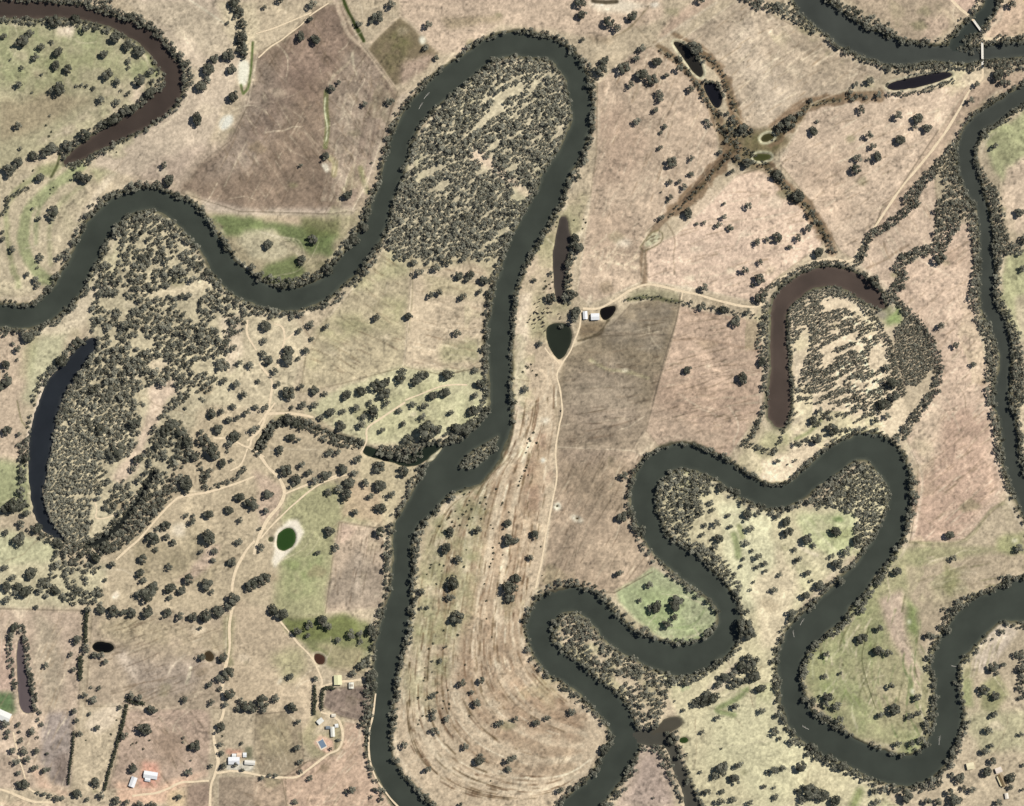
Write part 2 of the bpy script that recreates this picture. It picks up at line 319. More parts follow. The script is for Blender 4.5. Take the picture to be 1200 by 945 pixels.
for p in ([(1005, 315), (1040, 315), (1050, 335), (1010, 338)], [(800, 355), (850, 345), (860, 375), (830, 370)], [(360, 440), (378, 440), (370, 490), (350, 490)]):
    paint(T(2, 1, p), (228, 206, 172), 2)
# drainage lines, brown
stroke([(905, 150), (925, 132), (945, 120), (985, 114), (1000, 112)], 9, (150, 124, 98), .9, 3, 3)
stroke([(880, 170), (905, 172), (918, 150), (935, 138)], 10, (146, 126, 98), .9, 4, 5)
stroke([(800, 238), (830, 205), (852, 180), (862, 165)], 13, (142, 116, 94), .9, 3, 4)
stroke([(790, 245), (768, 268), (757, 288), (754, 300), (755, 332)], 8, (150, 126, 102), .9, 2, 3)
stroke([(895, 190), (925, 222), (945, 240), (966, 272), (975, 295)], 13, (158, 134, 108), .9, 3, 5)
paint([(848, 140), (880, 150), (912, 150), (925, 165), (905, 185), (900, 205), (880, 198), (858, 192), (845, 170)], (128, 112, 84), 4, .85)
paint([(868, 152), (905, 150), (912, 175), (885, 190), (866, 176)], (96, 94, 60), 4, .6, .5, 8)
for q, w in (([(775, 58), (800, 78), (822, 105), (838, 135), (848, 160), (862, 170)], 11), ([(815, 55), (842, 80), (856, 112), (866, 145)], 12), ([(895, 192), (926, 226), (948, 246), (968, 278)], 15), ([(905, 165), (930, 145), (948, 125), (985, 116), (1030, 112)], 13), ([(862, 172), (838, 200), (812, 228), (790, 246)], 17)):
    stroke(q, w, (134, 110, 86), .8, 3, 10)
for q, w in (([(775, 58), (800, 78), (822, 105), (838, 135), (848, 160), (862, 170)], 4), ([(815, 55), (842, 80), (856, 112), (866, 145)], 5), ([(895, 192), (926, 226), (948, 246), (968, 278)], 6), ([(905, 165), (930, 145), (948, 125), (985, 116)], 5), ([(862, 172), (838, 200), (812, 228)], 5)):
    stroke(q, w, (88, 80, 56), .55, 2.5, 7)
for o in (-3, 0, 3): stroke([(802+o, 236), (832+o, 203), (856+o, 178)], 1.2, (96, 78, 62), .7, 1.2, 2)
stroke([(768, 52), (790, 68), (815, 95), (838, 140), (845, 170)], 6, (140, 118, 92), .75, 4, 4)
stroke([(790, 40), (815, 55), (838, 75), (852, 105), (862, 140), (880, 153)], 5, (132, 108, 84), .8, 3, 4)
stroke([(660/4+600, 215/4), (797, 31), (840, 3)], 2.5, (208, 188, 164), .7, 2)
# heart dam surrounds
field([(668, 408), (690, 398), (720, 378), (740, 356), (765, 350), (796, 356), (786, 400), (770, 455), (757, 500), (740, 528), (700, 520), (655, 525), (650, 470), (656, 432)], (145, 128, 106), 2, .14, 5, .10, 6)
paint([(700, 385), (740, 356), (790, 352), (780, 410), (720, 412)], (138, 124, 108), 5, .8, .4, 14)
paint([(665, 430), (720, 420), (760, 440), (740, 500), (660, 500)], (160, 142, 124), 14, .6)
field([(797, 358), (892, 378), (894, 480), (874, 508), (852, 538), (775, 526), (757, 505), (770, 455), (787, 400)], (190, 162, 138), 2, .09, 12, .07, 8)
paint([(760, 440), (890, 455), (890, 490), (770, 480)], (176, 148, 126), 9, .5)
field([(652, 524), (740, 528), (760, 535), (745, 560), (740, 590), (755, 620), (768, 655), (765, 670), (720, 695), (690, 692), (640, 692), (630, 690), (640, 640), (648, 580)], (172, 149, 126), 3, .1, 60, .09, 9)
paint([(655, 545), (735, 540), (735, 600), (660, 580)], (158, 137, 114), 10, .6)
paint([(690, 640), (750, 630), (765, 668), (720, 692)], (188, 164, 138), 8, .6)
paint([(650, 480), (770, 480), (860, 520), (750, 540), (655, 545)], (170, 148, 128), 9, .5)
paint(T(2, 1, [(540, 430), (640, 405), (780, 430), (790, 480), (700, 450), (560, 465)]), (150, 140, 112), 3, .9)
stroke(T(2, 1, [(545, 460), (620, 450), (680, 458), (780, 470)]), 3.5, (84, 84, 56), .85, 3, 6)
paint(T(2, 1, [(310, 575), (400, 565), (450, 560), (410, 620), (320, 650)]), (128, 108, 84), 3, .8)
stroke(T(2, 1, [(310, 655), (400, 625), (450, 560)]), 3, (70, 60, 44), .7, 2, 4)
stroke(T(2, 1, [(370, 745), (450, 790), (530, 798), (640, 830)]), 3, (184, 172, 130), .7, 3, 3)
paint(T(2, 1, [(515, 785), (540, 782), (545, 798), (520, 802)]), (224, 208, 180), 1.5)
stroke(T(2, 1, [(790, 430), (770, 560), (720, 720), (660, 944)]), 1.6, (112, 98, 84), .75, 1)
stroke(T(2, 1, [(800, 520), (1150, 560)]), 2, (168, 140, 116), .5, 2, 3)
stroke(T(2, 1, [(330, 610), (500, 620), (740, 630)]), 2, (120, 104, 88), .5, 2)
stroke(T(2, 1, [(760, 650), (900, 650), (1150, 700)]), 2.5, (158, 130, 108), .6, 3, 3)
paint(T(2, 1, [(210, 480), (250, 515), (245, 530), (215, 510)]), (226, 206, 182), 2)
# --- centre strip and southern peninsula: scroll bars follow the river
STRIP = [(640, 235), (690, 225), (686, 260), (672, 345), (660, 410), (655, 470), (650, 560), (640, 640), (628, 692), (612, 712), (616, 745), (648, 790), (700, 835), (716, 860), (690, 915), (655, 950), (560, 1010), (480, 945), (462, 860), (468, 780), (485, 700), (490, 640), (520, 588), (575, 555), (600, 500), (601, 430), (605, 350), (615, 300)]
paint(STRIP, (197, 174, 143), 4)
paint([(640, 235), (690, 228), (672, 300), (665, 400), (640, 400), (615, 400), (618, 300)], (166, 156, 116), 6, .85, .5, 25)
paint([(606, 350), (622, 340), (615, 470), (600, 540), (602, 480)], (212, 190, 162), 4, .9)
stroke([(690/1+0, 236), (684, 262), (676, 300), (672, 345)], 3, (206, 186, 158), .6, 2)
paint([(480, 690), (500, 610), (540, 570), (580, 560), (560, 640), (545, 720), (520, 800), (500, 850), (478, 830)], (172, 160, 122), 9, .7, .5, 22)
paint([(620, 520), (640, 500), (648, 560), (635, 600), (610, 600)], (160, 128, 108), 6, .7, .6, 10)
GL = catmull([(600, 470), (572, 560), (520, 600), (492, 660), (479, 740), (470, 830), (482, 890), (528, 930), (600, 945), (660, 930), (702, 885)], 4)[:, :2]
GR = catmull([(654, 400), (654, 480), (648, 540), (636, 610), (622, 680), (616, 740), (628, 780), (660, 815), (690, 836), (706, 850), (714, 862)], 4)[:, :2]
def resam(p, n=120):
    L = np.concatenate([[0], np.cumsum(np.linalg.norm(np.diff(p, axis=0), axis=1))]); t = np.linspace(0, L[-1], n)
    return np.stack([np.interp(t, L, p[:, 0]), np.interp(t, L, p[:, 1])], 1)
GL = resam(GL); GR = resam(GR)
rs = random.Random(5)
def streamline(f, a, b, w, col, al, soft=1.2, rough=1.5):
    f2 = f+rs.uniform(-.02, .02); t = np.linspace(0, 1, b-a)[:, None]
    q = GL[a:b]*(1-(f+(f2-f)*t))+GR[a:b]*(f+(f2-f)*t)
    stroke([tuple(v) for v in q[::4]], w, col, al, soft, rough, w < 4)
for f, w in ((.30, 12), (.5, 16), (.66, 12), (.8, 14), (.9, 8)): streamline(f, 25, 112, w, (160, 134, 106), .48, 6, 12)
for f, w in ((.40, 6), (.58, 5), (.73, 6), (.12, 9)): streamline(f, 15, 112, w, (220, 200, 168), .45, 4, 8)
for k in range(300):
    f = rs.uniform(.03, .99); a = rs.randrange(4, 95); b = min(118, a+rs.randrange(9, 30))
    if b-a < 9: continue
    streamline(f, a, b, rs.uniform(.7, 2.1), rs.choice([(112, 86, 66), (128, 102, 80), (222, 200, 166), (230, 212, 182), (120, 98, 72), (96, 78, 56)]), rs.uniform(.45, .9))
paint([(500, 620), (540, 575), (575, 565), (565, 640), (550, 720), (525, 790), (495, 800), (482, 740)], (150, 146, 102), 6, .6, .55, 14, 17)
paint([(560, 720), (620, 770), (690, 850), (640, 900), (560, 860), (530, 800)], (152, 122, 96), 8, .35, .5, 12, 7)
# --- left woodland floors
paint([(150, 250), (180, 246), (212, 262), (245, 328), (300, 362), (345, 380), (345, 470), (250, 480), (200, 560), (120, 640), (60, 630), (50, 560), (75, 470), (110, 400), (90, 340)], (196, 180, 146), 6)
paint(T(0, 1, [(340, 470), (440, 400), (520, 370), (530, 400), (460, 450), (400, 560), (330, 620), (200, 640), (120, 650), (230, 580)]), (212, 192, 160), 5)
paint(T(0, 1, [(100, 660), (330, 610), (300, 700), (220, 830), (170, 944), (60, 944), (100, 780)]), (186, 176, 140), 6)
paint(T(0, 1, [(90, 680), (180, 660), (150, 800), (60, 944), (80, 780)]), (166, 162, 118), 6, .7)
stroke(T(0, 1, [(200, 840), (185, 930), (150, 1050), (130, 1110)]), 5, (222, 200, 178), .8, 3)
paint(T(0, 1, [(560, 390), (700, 430), (860, 370), (1000, 370), (1000, 400), (880, 440), (760, 450), (600, 430)]), (222, 202, 160), 3, .9)
paint(T(0, 1, [(680, 880), (820, 830), (840, 910), (780, 944), (760, 1000), (700, 1100), (640, 1250), (560, 1330), (520, 1300), (660, 1100), (690, 980)]), (212, 186, 160), 4, .95)
paint(T(0, 1, [(700, 740), (800, 740), (780, 800), (700, 790)]), (216, 194, 160), 3, .8)
paint([(285, 360), (345, 375), (360, 400), (330, 470), (290, 480), (262, 470), (285, 430), (270, 390)], (200, 182, 148), 5)
paint([(260, 375), (285, 370), (282, 420), (268, 440)], (204, 182, 158), 4, .8)
paint([(0, 385), (40, 380), (30, 430), (22, 500), (36, 520), (30, 580), (0, 600), (-60, 600), (-60, 385)], (196, 172, 146), 6)
paint([(-60, 540), (34, 540), (36, 600), (-60, 592)], (162, 164, 112), 6, .85)
paint([(-60, 605), (70, 640), (68, 668), (-60, 662)], (190, 182, 140), 6)
stroke([(20, 470), (26, 495), (35, 502)], 1.5, (110, 104, 70), .7, 1.5)
paint([(-60, 660), (120, 660), (125, 708), (-60, 715)], (196, 182, 146), 6)
paint([(35, 385), (55, 380), (25, 440), (18, 440)], (160, 150, 112), 6, .5)
# mid paddocks
field([(445, 288), (482, 300), (481, 330), (474, 430), (400, 450), (352, 460), (358, 420), (385, 372), (420, 330)], (181, 164, 132), 3, .1, 150, .09, 9)
paint([(395, 370), (450, 350), (474, 340), (470, 380), (400, 400), (360, 440), (370, 400)], (160, 152, 108), 9, .7, .5, 20)
paint([(450, 300), (480, 302), (478, 325), (440, 330)], (166, 158, 116), 6, .7)
field([(482, 318), (560, 300), (590, 300), (566, 360), (566, 430), (520, 440), (474, 430)], (200, 178, 146), 3, .07, 165, .06, 9)
paint([(495, 318), (560, 330), (565, 350), (500, 345)], (184, 170, 126), 6, .6)
paint([(515, 405), (560, 398), (566, 420), (520, 425)], (166, 160, 112), 6, .6)
stroke([(482, 305), (481, 350), (477, 390), (473, 428)], 1.2, (206, 186, 154), .8, 1)
stroke([(484, 305), (483, 350), (479, 390)], 1, (136, 124, 96), .6, 1)
paint([(400, 450), (474, 432), (566, 432), (575, 470), (560, 505), (500, 520), (430, 520), (350, 490)], (192, 182, 140), 5)
paint([(430, 470), (520, 445), (520, 500), (440, 515)], (172, 166, 118), 8, .6, .4)
# mid south
paint([(230, 480), (350, 480), (430, 525), (500, 545), (480, 600), (455, 625), (340, 720), (120, 708), (130, 640), (200, 570)], (190, 170, 138), 6)
paint([(420, 525), (470, 540), (495, 550), (465, 600), (455, 620), (420, 590)], (196, 178, 138), 5)
paint([(345, 575), (400, 565), (440, 610), (396, 612), (385, 720), (330, 722), (318, 690), (340, 640), (330, 600)], (164, 158, 112), 6, .9)
paint([(325, 655), (375, 640), (378, 700), (335, 705)], (140, 146, 92), 8, .8, .4, 14)
paint([(400, 560), (440, 570), (450, 612), (400, 606)], (192, 166, 130), 5, .8)
paint([(155, 640), (235, 610), (270, 650), (240, 690), (170, 685)], (150, 136, 108), 8, .6, .4, 24)
paint([(200, 615), (218, 612), (216, 630), (203, 630)], (214, 196, 172), 3, .9)
paint([(240, 640), (262, 640), (230, 680), (205, 690)], (196, 168, 150), 5, .7)
paint([(300, 550), (332, 570), (330, 600), (300, 620)], (186, 160, 140), 5, .8)
paint(T(1, 2, [(82, 640), (102, 596), (158, 545), (196, 546), (226, 608), (200, 660), (158, 702), (120, 742), (86, 775), (74, 745), (88, 690)]), (236, 220, 198), 1.2)
paint(T(1, 2, [(55, 630), (95, 650), (95, 662), (60, 660)]), (206, 188, 160), 1.2)
field(T(1, 2, [(390, 560), (600, 592), (612, 650), (605, 960), (325, 985), (345, 850), (360, 720), (380, 640)]), (186, 163, 140), 1.5, .08, 80, .06, 6)
paint(T(1, 2, [(400, 770), (470, 700), (600, 790), (600, 940), (330, 960), (350, 850)]), (158, 140, 122), 6, .75)
paint(T(1, 2, [(480, 680), (495, 680), (480, 880), (460, 890)]), (204, 182, 160), 4, .8)
paint(T(1, 2, [(385, 565), (480, 580), (440, 640), (380, 660)]), (206, 176, 152), 4, .8)
stroke(T(1, 2, [(560, 590), (600, 630), (606, 740), (596, 944)]), 3, (210, 192, 160), .7, 2)
# south west paddocks
field([(-60, 712), (98, 716), (92, 830), (82, 925), (0, 925), (-60, 930)], (190, 166, 144), 3, .1)
paint([(0, 752), (18, 756), (20, 808), (0, 815), (-60, 815), (-60, 752)], (198, 168, 148), 3)
paint([(36, 720), (70, 730), (74, 825), (48, 835), (42, 780)], (172, 156, 132), 7, .6)
paint([(58, 835), (84, 832), (84, 925), (60, 915), (48, 890), (46, 855)], (156, 140, 130), 4, .9)
paint([(66, 885), (84, 880), (82, 922), (62, 915)], (138, 120, 108), 4, .8)
paint([(-60, 812), (15, 812), (18, 835), (-60, 840)], (104, 120, 82), 3)
paint([(45, 900), (60, 925), (86, 928), (70, 935), (45, 925), (36, 900)], (206, 172, 140), 4, .8)
paint([(-60, 935), (65, 942), (200, 955), (200, 1010), (-60, 1010)], (206, 180, 146), 5)
field([(108, 722), (266, 724), (262, 830), (200, 830), (150, 828), (100, 828)], (178, 157, 134), 3, .12, 20, .05, 8)
paint([(120, 725), (262, 728), (262, 765), (150, 755), (115, 745)], (176, 160, 122), 8, .6, .4)
paint([(140, 775), (250, 770), (220, 815), (170, 820)], (160, 142, 128), 9, .6)
paint([(145, 760), (165, 790), (160, 798), (152, 790), (136, 765)], (214, 192, 170), 4, .8)
stroke(T(0, 3, [(865, 240), (800, 300), (790, 330)]), 2, (204, 184, 160), .7, 2)
stroke(T(0, 3, [(895, 300), (885, 340), (875, 370)]), 4, (214, 196, 168), .8, 2)
paint([(92, 830), (148, 830), (125, 925), (85, 925)], (192, 172, 142), 4)
paint([(110, 835), (145, 825), (140, 845), (115, 860), (100, 850)], (216, 194, 168), 4, .8)
field([(150, 830), (248, 830), (245, 912), (225, 918), (185, 925), (128, 925)], (184, 158, 138), 4, .12)
paint([(180, 860), (215, 862), (210, 900), (190, 905)], (152, 128, 108), 10, .6)
paint([(168, 893), (185, 893), (190, 912), (180, 930), (165, 922)], (208, 152, 116), 4, .8)
paint([(135, 918), (180, 922), (245, 905), (215, 925), (190, 945), (140, 940)], (222, 182, 140), 4, .85)
paint([(196, 928), (218, 925), (218, 945), (196, 948)], (212, 184, 128), 3, .8)
paint([(218, 920), (246, 915), (248, 948), (218, 948)], (158, 132, 116), 3, .8)
paint([(270, 700), (330, 720), (370, 790), (380, 840), (360, 870), (345, 850), (300, 830), (268, 830), (268, 760)], (190, 168, 138), 5)
paint([(320, 765), (355, 755), (362, 790), (330, 800)], (166, 158, 112), 8, .7)
paint([(262, 722), (275, 722), (270, 780), (264, 780)], (150, 142, 100), 3, .7)
field([(300, 838), (335, 834), (352, 850), (356, 895), (345, 908), (306, 910), (298, 880)], (158, 140, 116), 3, .1)
paint([(308, 850), (335, 845), (340, 885), (315, 890)], (166, 150, 118), 8, .6)
field([(256, 910), (300, 910), (335, 912), (335, 1010), (254, 1010)], (158, 138, 118), 2, .1)
paint([(300, 915), (335, 918), (330, 1000), (290, 1000)], (182, 156, 132), 4, .8)
paint([(330, 722), (395, 724), (432, 728), (436, 765), (420, 785), (385, 780), (360, 758), (335, 735)], (136, 134, 88), 4)
paint([(330, 722), (420, 724), (425, 745), (350, 752)], (118, 120, 70), 5, .8)
paint([(372, 755), (428, 758), (430, 790), (395, 790)], (176, 158, 122), 5, .7)
field([(383, 808), (430, 804), (434, 825), (428, 846), (400, 840), (378, 828)], (146, 126, 112), 2.5, .1)
field([(402, 845), (436, 850), (432, 880), (436, 905), (460, 945), (470, 1010), (350, 1010), (330, 912), (360, 893), (392, 882)], (196, 166, 138), 3, .08, 50, .05, 9)
paint([(358, 868), (382, 858), (404, 840), (400, 862), (398, 880), (370, 890), (352, 868)], (160, 148, 112), 4, .8)
paint([(366, 835), (376, 835), (366, 870), (352, 868)], (162, 150, 108), 4, .7)
paint(T(1, 3, [(270, 650), (300, 615), (365, 640), (360, 690), (330, 700), (300, 680)]), (216, 176, 140), 1.5)
paint(T(0, 3, [(1060, 745), (1130, 745), (1190, 725), (1190, 780), (1130, 790), (1060, 775)]), (208, 196, 178), 2)
paint(T(0, 3, [(1150, 668), (1185, 668), (1185, 730), (1148, 726)]), (118, 112, 90), .8)
paint(T(0, 3, [(1060, 680), (1135, 685), (1130, 712), (1060, 705)]), (192, 150, 118), 1.5)
# --- heart shaped double bend in the south east
paint([(770, 545), (815, 545), (870, 590), (912, 600), (960, 590), (1020, 540), (1050, 590), (1010, 640), (945, 700), (905, 780), (860, 800), (870, 700), (800, 640), (768, 600)], (198, 184, 144), 5)
paint([(840, 590), (895, 595), (910, 640), (900, 700), (870, 720), (850, 660)], (206, 196, 154), 6)
stroke(T(2, 2, [(1040, 620), (1055, 670), (1060, 720)]), 8, (138, 142, 96), .8, 4)
stroke(T(2, 2, [(1065, 580), (1080, 630)]), 6, (150, 150, 96), .8, 3)
paint([(932, 602), (1000, 598), (1002, 640), (975, 655), (945, 640)], (190, 186, 134), 5)
for k in range(6): stroke([(942+k*8, 608+k), (965+k*8, 632+k*2), (985+k*6, 650)], 3, random.choice([(164, 166, 110), (206, 198, 152)]), .6, 3)
paint(T(3, 2, [(300, 540), (340, 535), (355, 555), (320, 560)]), (128, 140, 90), 2)
paint(T(3, 2, [(260, 580), (390, 590), (380, 630), (280, 640)]), (150, 150, 96), 5, .7)
stroke(T(3, 2, [(140, 670), (200, 705), (230, 715)]), 4, (216, 198, 168), .8, 3)
paint([(770, 775), (830, 780), (868, 755), (895, 700), (912, 720), (918, 800), (945, 865), (1010, 905), (1050, 945), (1050, 1010), (800, 1010), (800, 880), (790, 830)], (200, 186, 144), 5)
paint([(830, 830), (900, 820), (960, 900), (900, 945), (830, 900)], (206, 196, 150), 14, .7)
paint([(880, 690), (915, 640), (935, 690), (915, 760), (890, 760)], (208, 188, 152), 6, .8)
stroke([(860, 838), (840, 832), (862, 820), (876, 808)], 6, (132, 138, 92), .85, 4, 2)
stroke([(800, 808), (802, 800), (806, 806)], 5, (164, 168, 122), .7, 3)
stroke(T(3, 3, [(400, 944), (430, 880)]), 10, (140, 144, 88), .8, 6)
paint([(835, 815), (856, 800), (872, 775), (860, 778), (840, 795), (828, 806)], (218, 196, 164), 3, .8)
LG = [(722, 692), (745, 680), (765, 664), (790, 680), (830, 700), (842, 712), (838, 735), (820, 752), (795, 755), (770, 745), (745, 725), (725, 705)]
paint(LG, (170, 170, 130), 2.5)
paint([(745, 690), (790, 690), (800, 720), (760, 725)], (154, 160, 112), 8, .6)
for k in range(5): stroke([(750+k*2, 728-k*5), (780, 745-k*5), (812, 742-k*5), (832-k*3, 722-k*4)], 1.6, random.choice([(192, 188, 142), (140, 150, 98), (184, 184, 138)]), .6, 2)
stroke([(728, 708), (750, 730), (775, 748), (800, 755), (822, 750), (838, 732)], 2.2, (206, 196, 150), .85, 2)
# --- muddy point in the south
paint([(745, 876), (768, 872), (785, 900), (790, 945), (780, 1010), (690, 1010), (730, 925)], (190, 166, 146), 3)
paint([(748, 890), (770, 885), (785, 940), (735, 950)], (172, 150, 136), 6, .7)
# --- right inner bend
paint([(945, 760), (985, 710), (1020, 672), (1065, 640), (1200, 640), (1200, 690), (1145, 700), (1105, 745), (1090, 800), (1094, 840), (1080, 882), (1060, 888), (1020, 872), (980, 850), (945, 810)], (166, 156, 116), 5)
paint([(1000, 672), (1050, 650), (1035, 710), (1040, 760), (990, 800), (960, 770)], (148, 150, 98), 8, .75, .4, 26)
paint([(960, 790), (1010, 800), (1030, 860), (1080, 850), (1070, 885), (1030, 870), (970, 840)], (144, 150, 94), 7, .8, .4, 22)
for k in range(10): stroke([(965+k*9, 760-k*4), (975+k*8, 800), (1000+k*6, 840)], 2, random.choice([(176, 168, 124), (134, 140, 86), (186, 172, 136)]), .55, 3, 4)
paint([(1030, 702), (1058, 690), (1062, 745), (1080, 790), (1076, 812), (1060, 775), (1042, 745)], (198, 172, 152), 3, .9)
paint([(1058, 668), (1200, 640), (1200, 686), (1140, 698), (1100, 742), (1085, 770), (1065, 720)], (186, 164, 140), 5, .85)
paint([(1060, 700), (1075, 715), (1078, 748), (1064, 740)], (124, 134, 78), 4, .8)
paint([(1165, 628), (1200, 625), (1200, 645), (1170, 648)], (160, 158, 100), 5, .8)
paint([(1105, 660), (1125, 672), (1115, 705), (1105, 690)], (150, 142, 96), 4, .7)
paint([(1030, 800), (1070, 806), (1068, 840), (1035, 838)], (184, 166, 132), 7, .6)
stroke([(1008, 872), (1040, 888), (1068, 886), (1088, 864)], 3, (206, 192, 152), .85, 2)
for k in range(60):                                        # swales of the right bend
    t = rs.random(); x0 = 950+t*130; y0 = rs.uniform(690, 820)
    stroke([(x0+30*(1-t), y0), (x0+12*(1-t), y0+20), (x0, y0+42), (x0+14*t, y0+64)], rs.uniform(.8, 2.4), rs.choice([(196, 184, 150), (116, 124, 80), (128, 132, 88), (204, 186, 158), (108, 104, 74)]), rs.uniform(.4, .8), 1.4, 2, 1)
for k in range(30):
    t = rs.random(); y0 = 655+t*40; x0 = rs.uniform(1070, 1160)
    stroke([(x0, y0), (x0+14, y0-4+rs.uniform(-3, 3)), (x0+34, y0-6)], rs.uniform(.8, 2), rs.choice([(204, 184, 158), (132, 124, 86), (150, 132, 106)]), .5, 1.4, 2, 1)
stroke([(1036, 655), (1044, 700), (1052, 740), (1070, 775)], 1.2, (206, 184, 158), .7, 1)
stroke([(1018, 735), (1010, 770), (1016, 800), (1026, 830)], 1.2, (84, 84, 56), .7, 1)
paint([(1150, 735), (1170, 728), (1195, 740), (1180, 760), (1150, 790), (1140, 780)], (206, 186, 166), 3, .8)
paint([(1125, 790), (1138, 780), (1140, 830), (1126, 825)], (146, 148, 96), 3, .8)
paint([(1150, 800), (1172, 790), (1180, 815), (1165, 840), (1148, 835)], (140, 138, 92), 4, .75)
paint([(1130, 840), (1200, 830), (1200, 880), (1150, 890)], (178, 172, 128), 6, .6)
paint([(1135, 730), (1160, 722), (1150, 750), (1130, 790), (1124, 790)], (178, 168, 126), 3, .7)
for k in range(25):
    t = rs.random(); stroke([(1128+t*40, 800-t*20), (1136+t*40, 765-t*12), (1152+t*30, 742-t*2), (1172+t*14, 738+t*6)], rs.uniform(.8, 1.8), rs.choice([(222, 200, 180), (150, 136, 108), (170, 160, 120)]), .5, 1.2, 1.5, 1)
# --- big right paddock
field([(1046, 345), (1052, 315), (1076, 303), (1112, 262), (1138, 262), (1142, 330), (1146, 380), (1160, 440), (1170, 540), (1182, 582), (1130, 632), (1066, 636), (1074, 590), (1076, 545), (1062, 515), (1098, 450), (1086, 390)], (205, 177, 151), 2.5, .09, 40, .06, 9)
paint([(1090, 480), (1160, 480), (1170, 570), (1125, 630), (1072, 630), (1078, 550)], (192, 160, 136), 10, .8)
paint([(1060, 500), (1100, 460), (1110, 520), (1080, 560)], (214, 190, 158), 8, .7)
for k in range(12): stroke([(1085+k*6, 560+random.uniform(-60, 50)), (1100+k*6, 550+random.uniform(-60, 50))], 1.6, (212, 180, 148), .5, 2, 2)
stroke([(1066, 636), (1120, 637), (1140, 625), (1160, 600), (1175, 590)], 4, (160, 148, 112), .8, 3)
stroke([(1070, 630), (1078, 590), (1080, 555), (1064, 520)], 3, (214, 190, 166), .6, 2)
paint(T(3, 1, [(830, 230), (920, 240), (910, 310), (840, 300)]), (176, 148, 126), 6, .6)
stroke(T(3, 1, [(700, 270), (780, 310), (850, 350)]), 1.5, (220, 196, 168), .7, 1.5)
field([(1035, 240), (1095, 200), (1098, 240), (1095, 285), (1060, 302), (1045, 345), (1020, 325), (1008, 312), (1022, 275)], (200, 174, 150), 2.5, .1)
stroke(T(3, 1, [(450, 320), (540, 280), (600, 240), (660, 205)]), 2, (150, 126, 104), .7, 2, 2)
paint([(1130, 105), (1140, 95), (1200, 85), (1200, 98), (1160, 120), (1130, 150), (1100, 185), (1060, 235), (1005, 300), (1060, 212)], (180, 154, 132), 4, .85)
paint([(1100, 90), (1145, 78), (1150, 95), (1135, 102), (1110, 98)], (218, 196, 158), 4, .9)
paint([(1155, 160), (1200, 130), (1265, 110), (1265, 190), (1200, 185), (1175, 215), (1160, 190)], (168, 164, 118), 5)
paint([(1160, 165), (1185, 150), (1195, 175), (1170, 190)], (146, 140, 106), 6, .7, .5, 12)
paint([(1180, 190), (1265, 175), (1265, 280), (1178, 270), (1172, 230)], (196, 172, 148), 5)
paint([(1176, 300), (1200, 290), (1265, 290), (1265, 400), (1190, 400), (1172, 350)], (176, 170, 122), 5)
paint([(1188, 350), (1265, 330), (1265, 420), (1196, 420)], (190, 170, 146), 5, .8)
# north east corner
paint([(985, -60), (1140, -60), (1150, 0), (1132, 22), (1110, 40), (1080, 52), (1050, 48), (1040, 25), (1000, 5)], (180, 158, 134), 4)
paint([(1090, 20), (1130, 22), (1115, 45), (1080, 50)], (200, 172, 148), 5, .7)
paint([(1112, -60), (1150, -60), (1150, 0), (1135, 18), (1112, 0)], (192, 162, 142), 2, .8)
paint([(1172, 5), (1265, -60), (1265, 44), (1160, 46), (1153, 40)], (212, 182, 148), 3)
# oxbow interior and its surroundings
paint([(925, 360), (970, 345), (1010, 350), (1040, 390), (1050, 440), (1060, 480), (1070, 500), (1045, 512), (1000, 512), (960, 535), (920, 572), (900, 570), (875, 545), (880, 520), (895, 505), (925, 510), (922, 450)], (222, 199, 161), 5)
paint([(900, 505), (928, 500), (925, 530), (890, 540), (880, 525)], (170, 158, 122), 5, .8)
paint([(1032, 362), (1055, 358), (1055, 380), (1038, 385)], (146, 154, 96), 4)
stroke(T(3, 2, [(130, 170), (190, 140), (250, 80)]), 4, (150, 150, 100), .7, 3)
paint(T(3, 1, [(500, 510), (560, 520), (550, 560), (520, 545)]), (150, 140, 130), 3, .8)
stroke(OXB[:, :2], 30, (168, 150, 134), .55, 6, 6)
# wooded big loop floor
ISL = [(560, 88), (590, 72), (620, 65), (645, 75), (664, 100), (671, 130), (664, 155), (650, 188), (630, 222), (610, 258), (596, 295), (575, 306), (540, 300), (500, 305), (470, 300), (450, 287), (455, 262), (463, 235), (470, 205), (482, 175), (502, 145), (522, 120), (545, 98)]
paint(ISL, (200, 184, 152), 4)
paint(T(1, 0, [(1000, 700), (1050, 690), (1140, 780), (1220, 850), (1300, 900), (1270, 930), (1180, 860), (1080, 780), (1010, 760)]), (218, 192, 160), 3)
paint([(450, 290), (500, 304), (560, 300), (596, 292), (585, 330), (560, 310), (482, 316), (445, 305)], (196, 180, 140), 5, .8)
stroke([(522, 100), (505, 140), (480, 180)], 2, (205, 190, 160), .7, 1.5, 2)
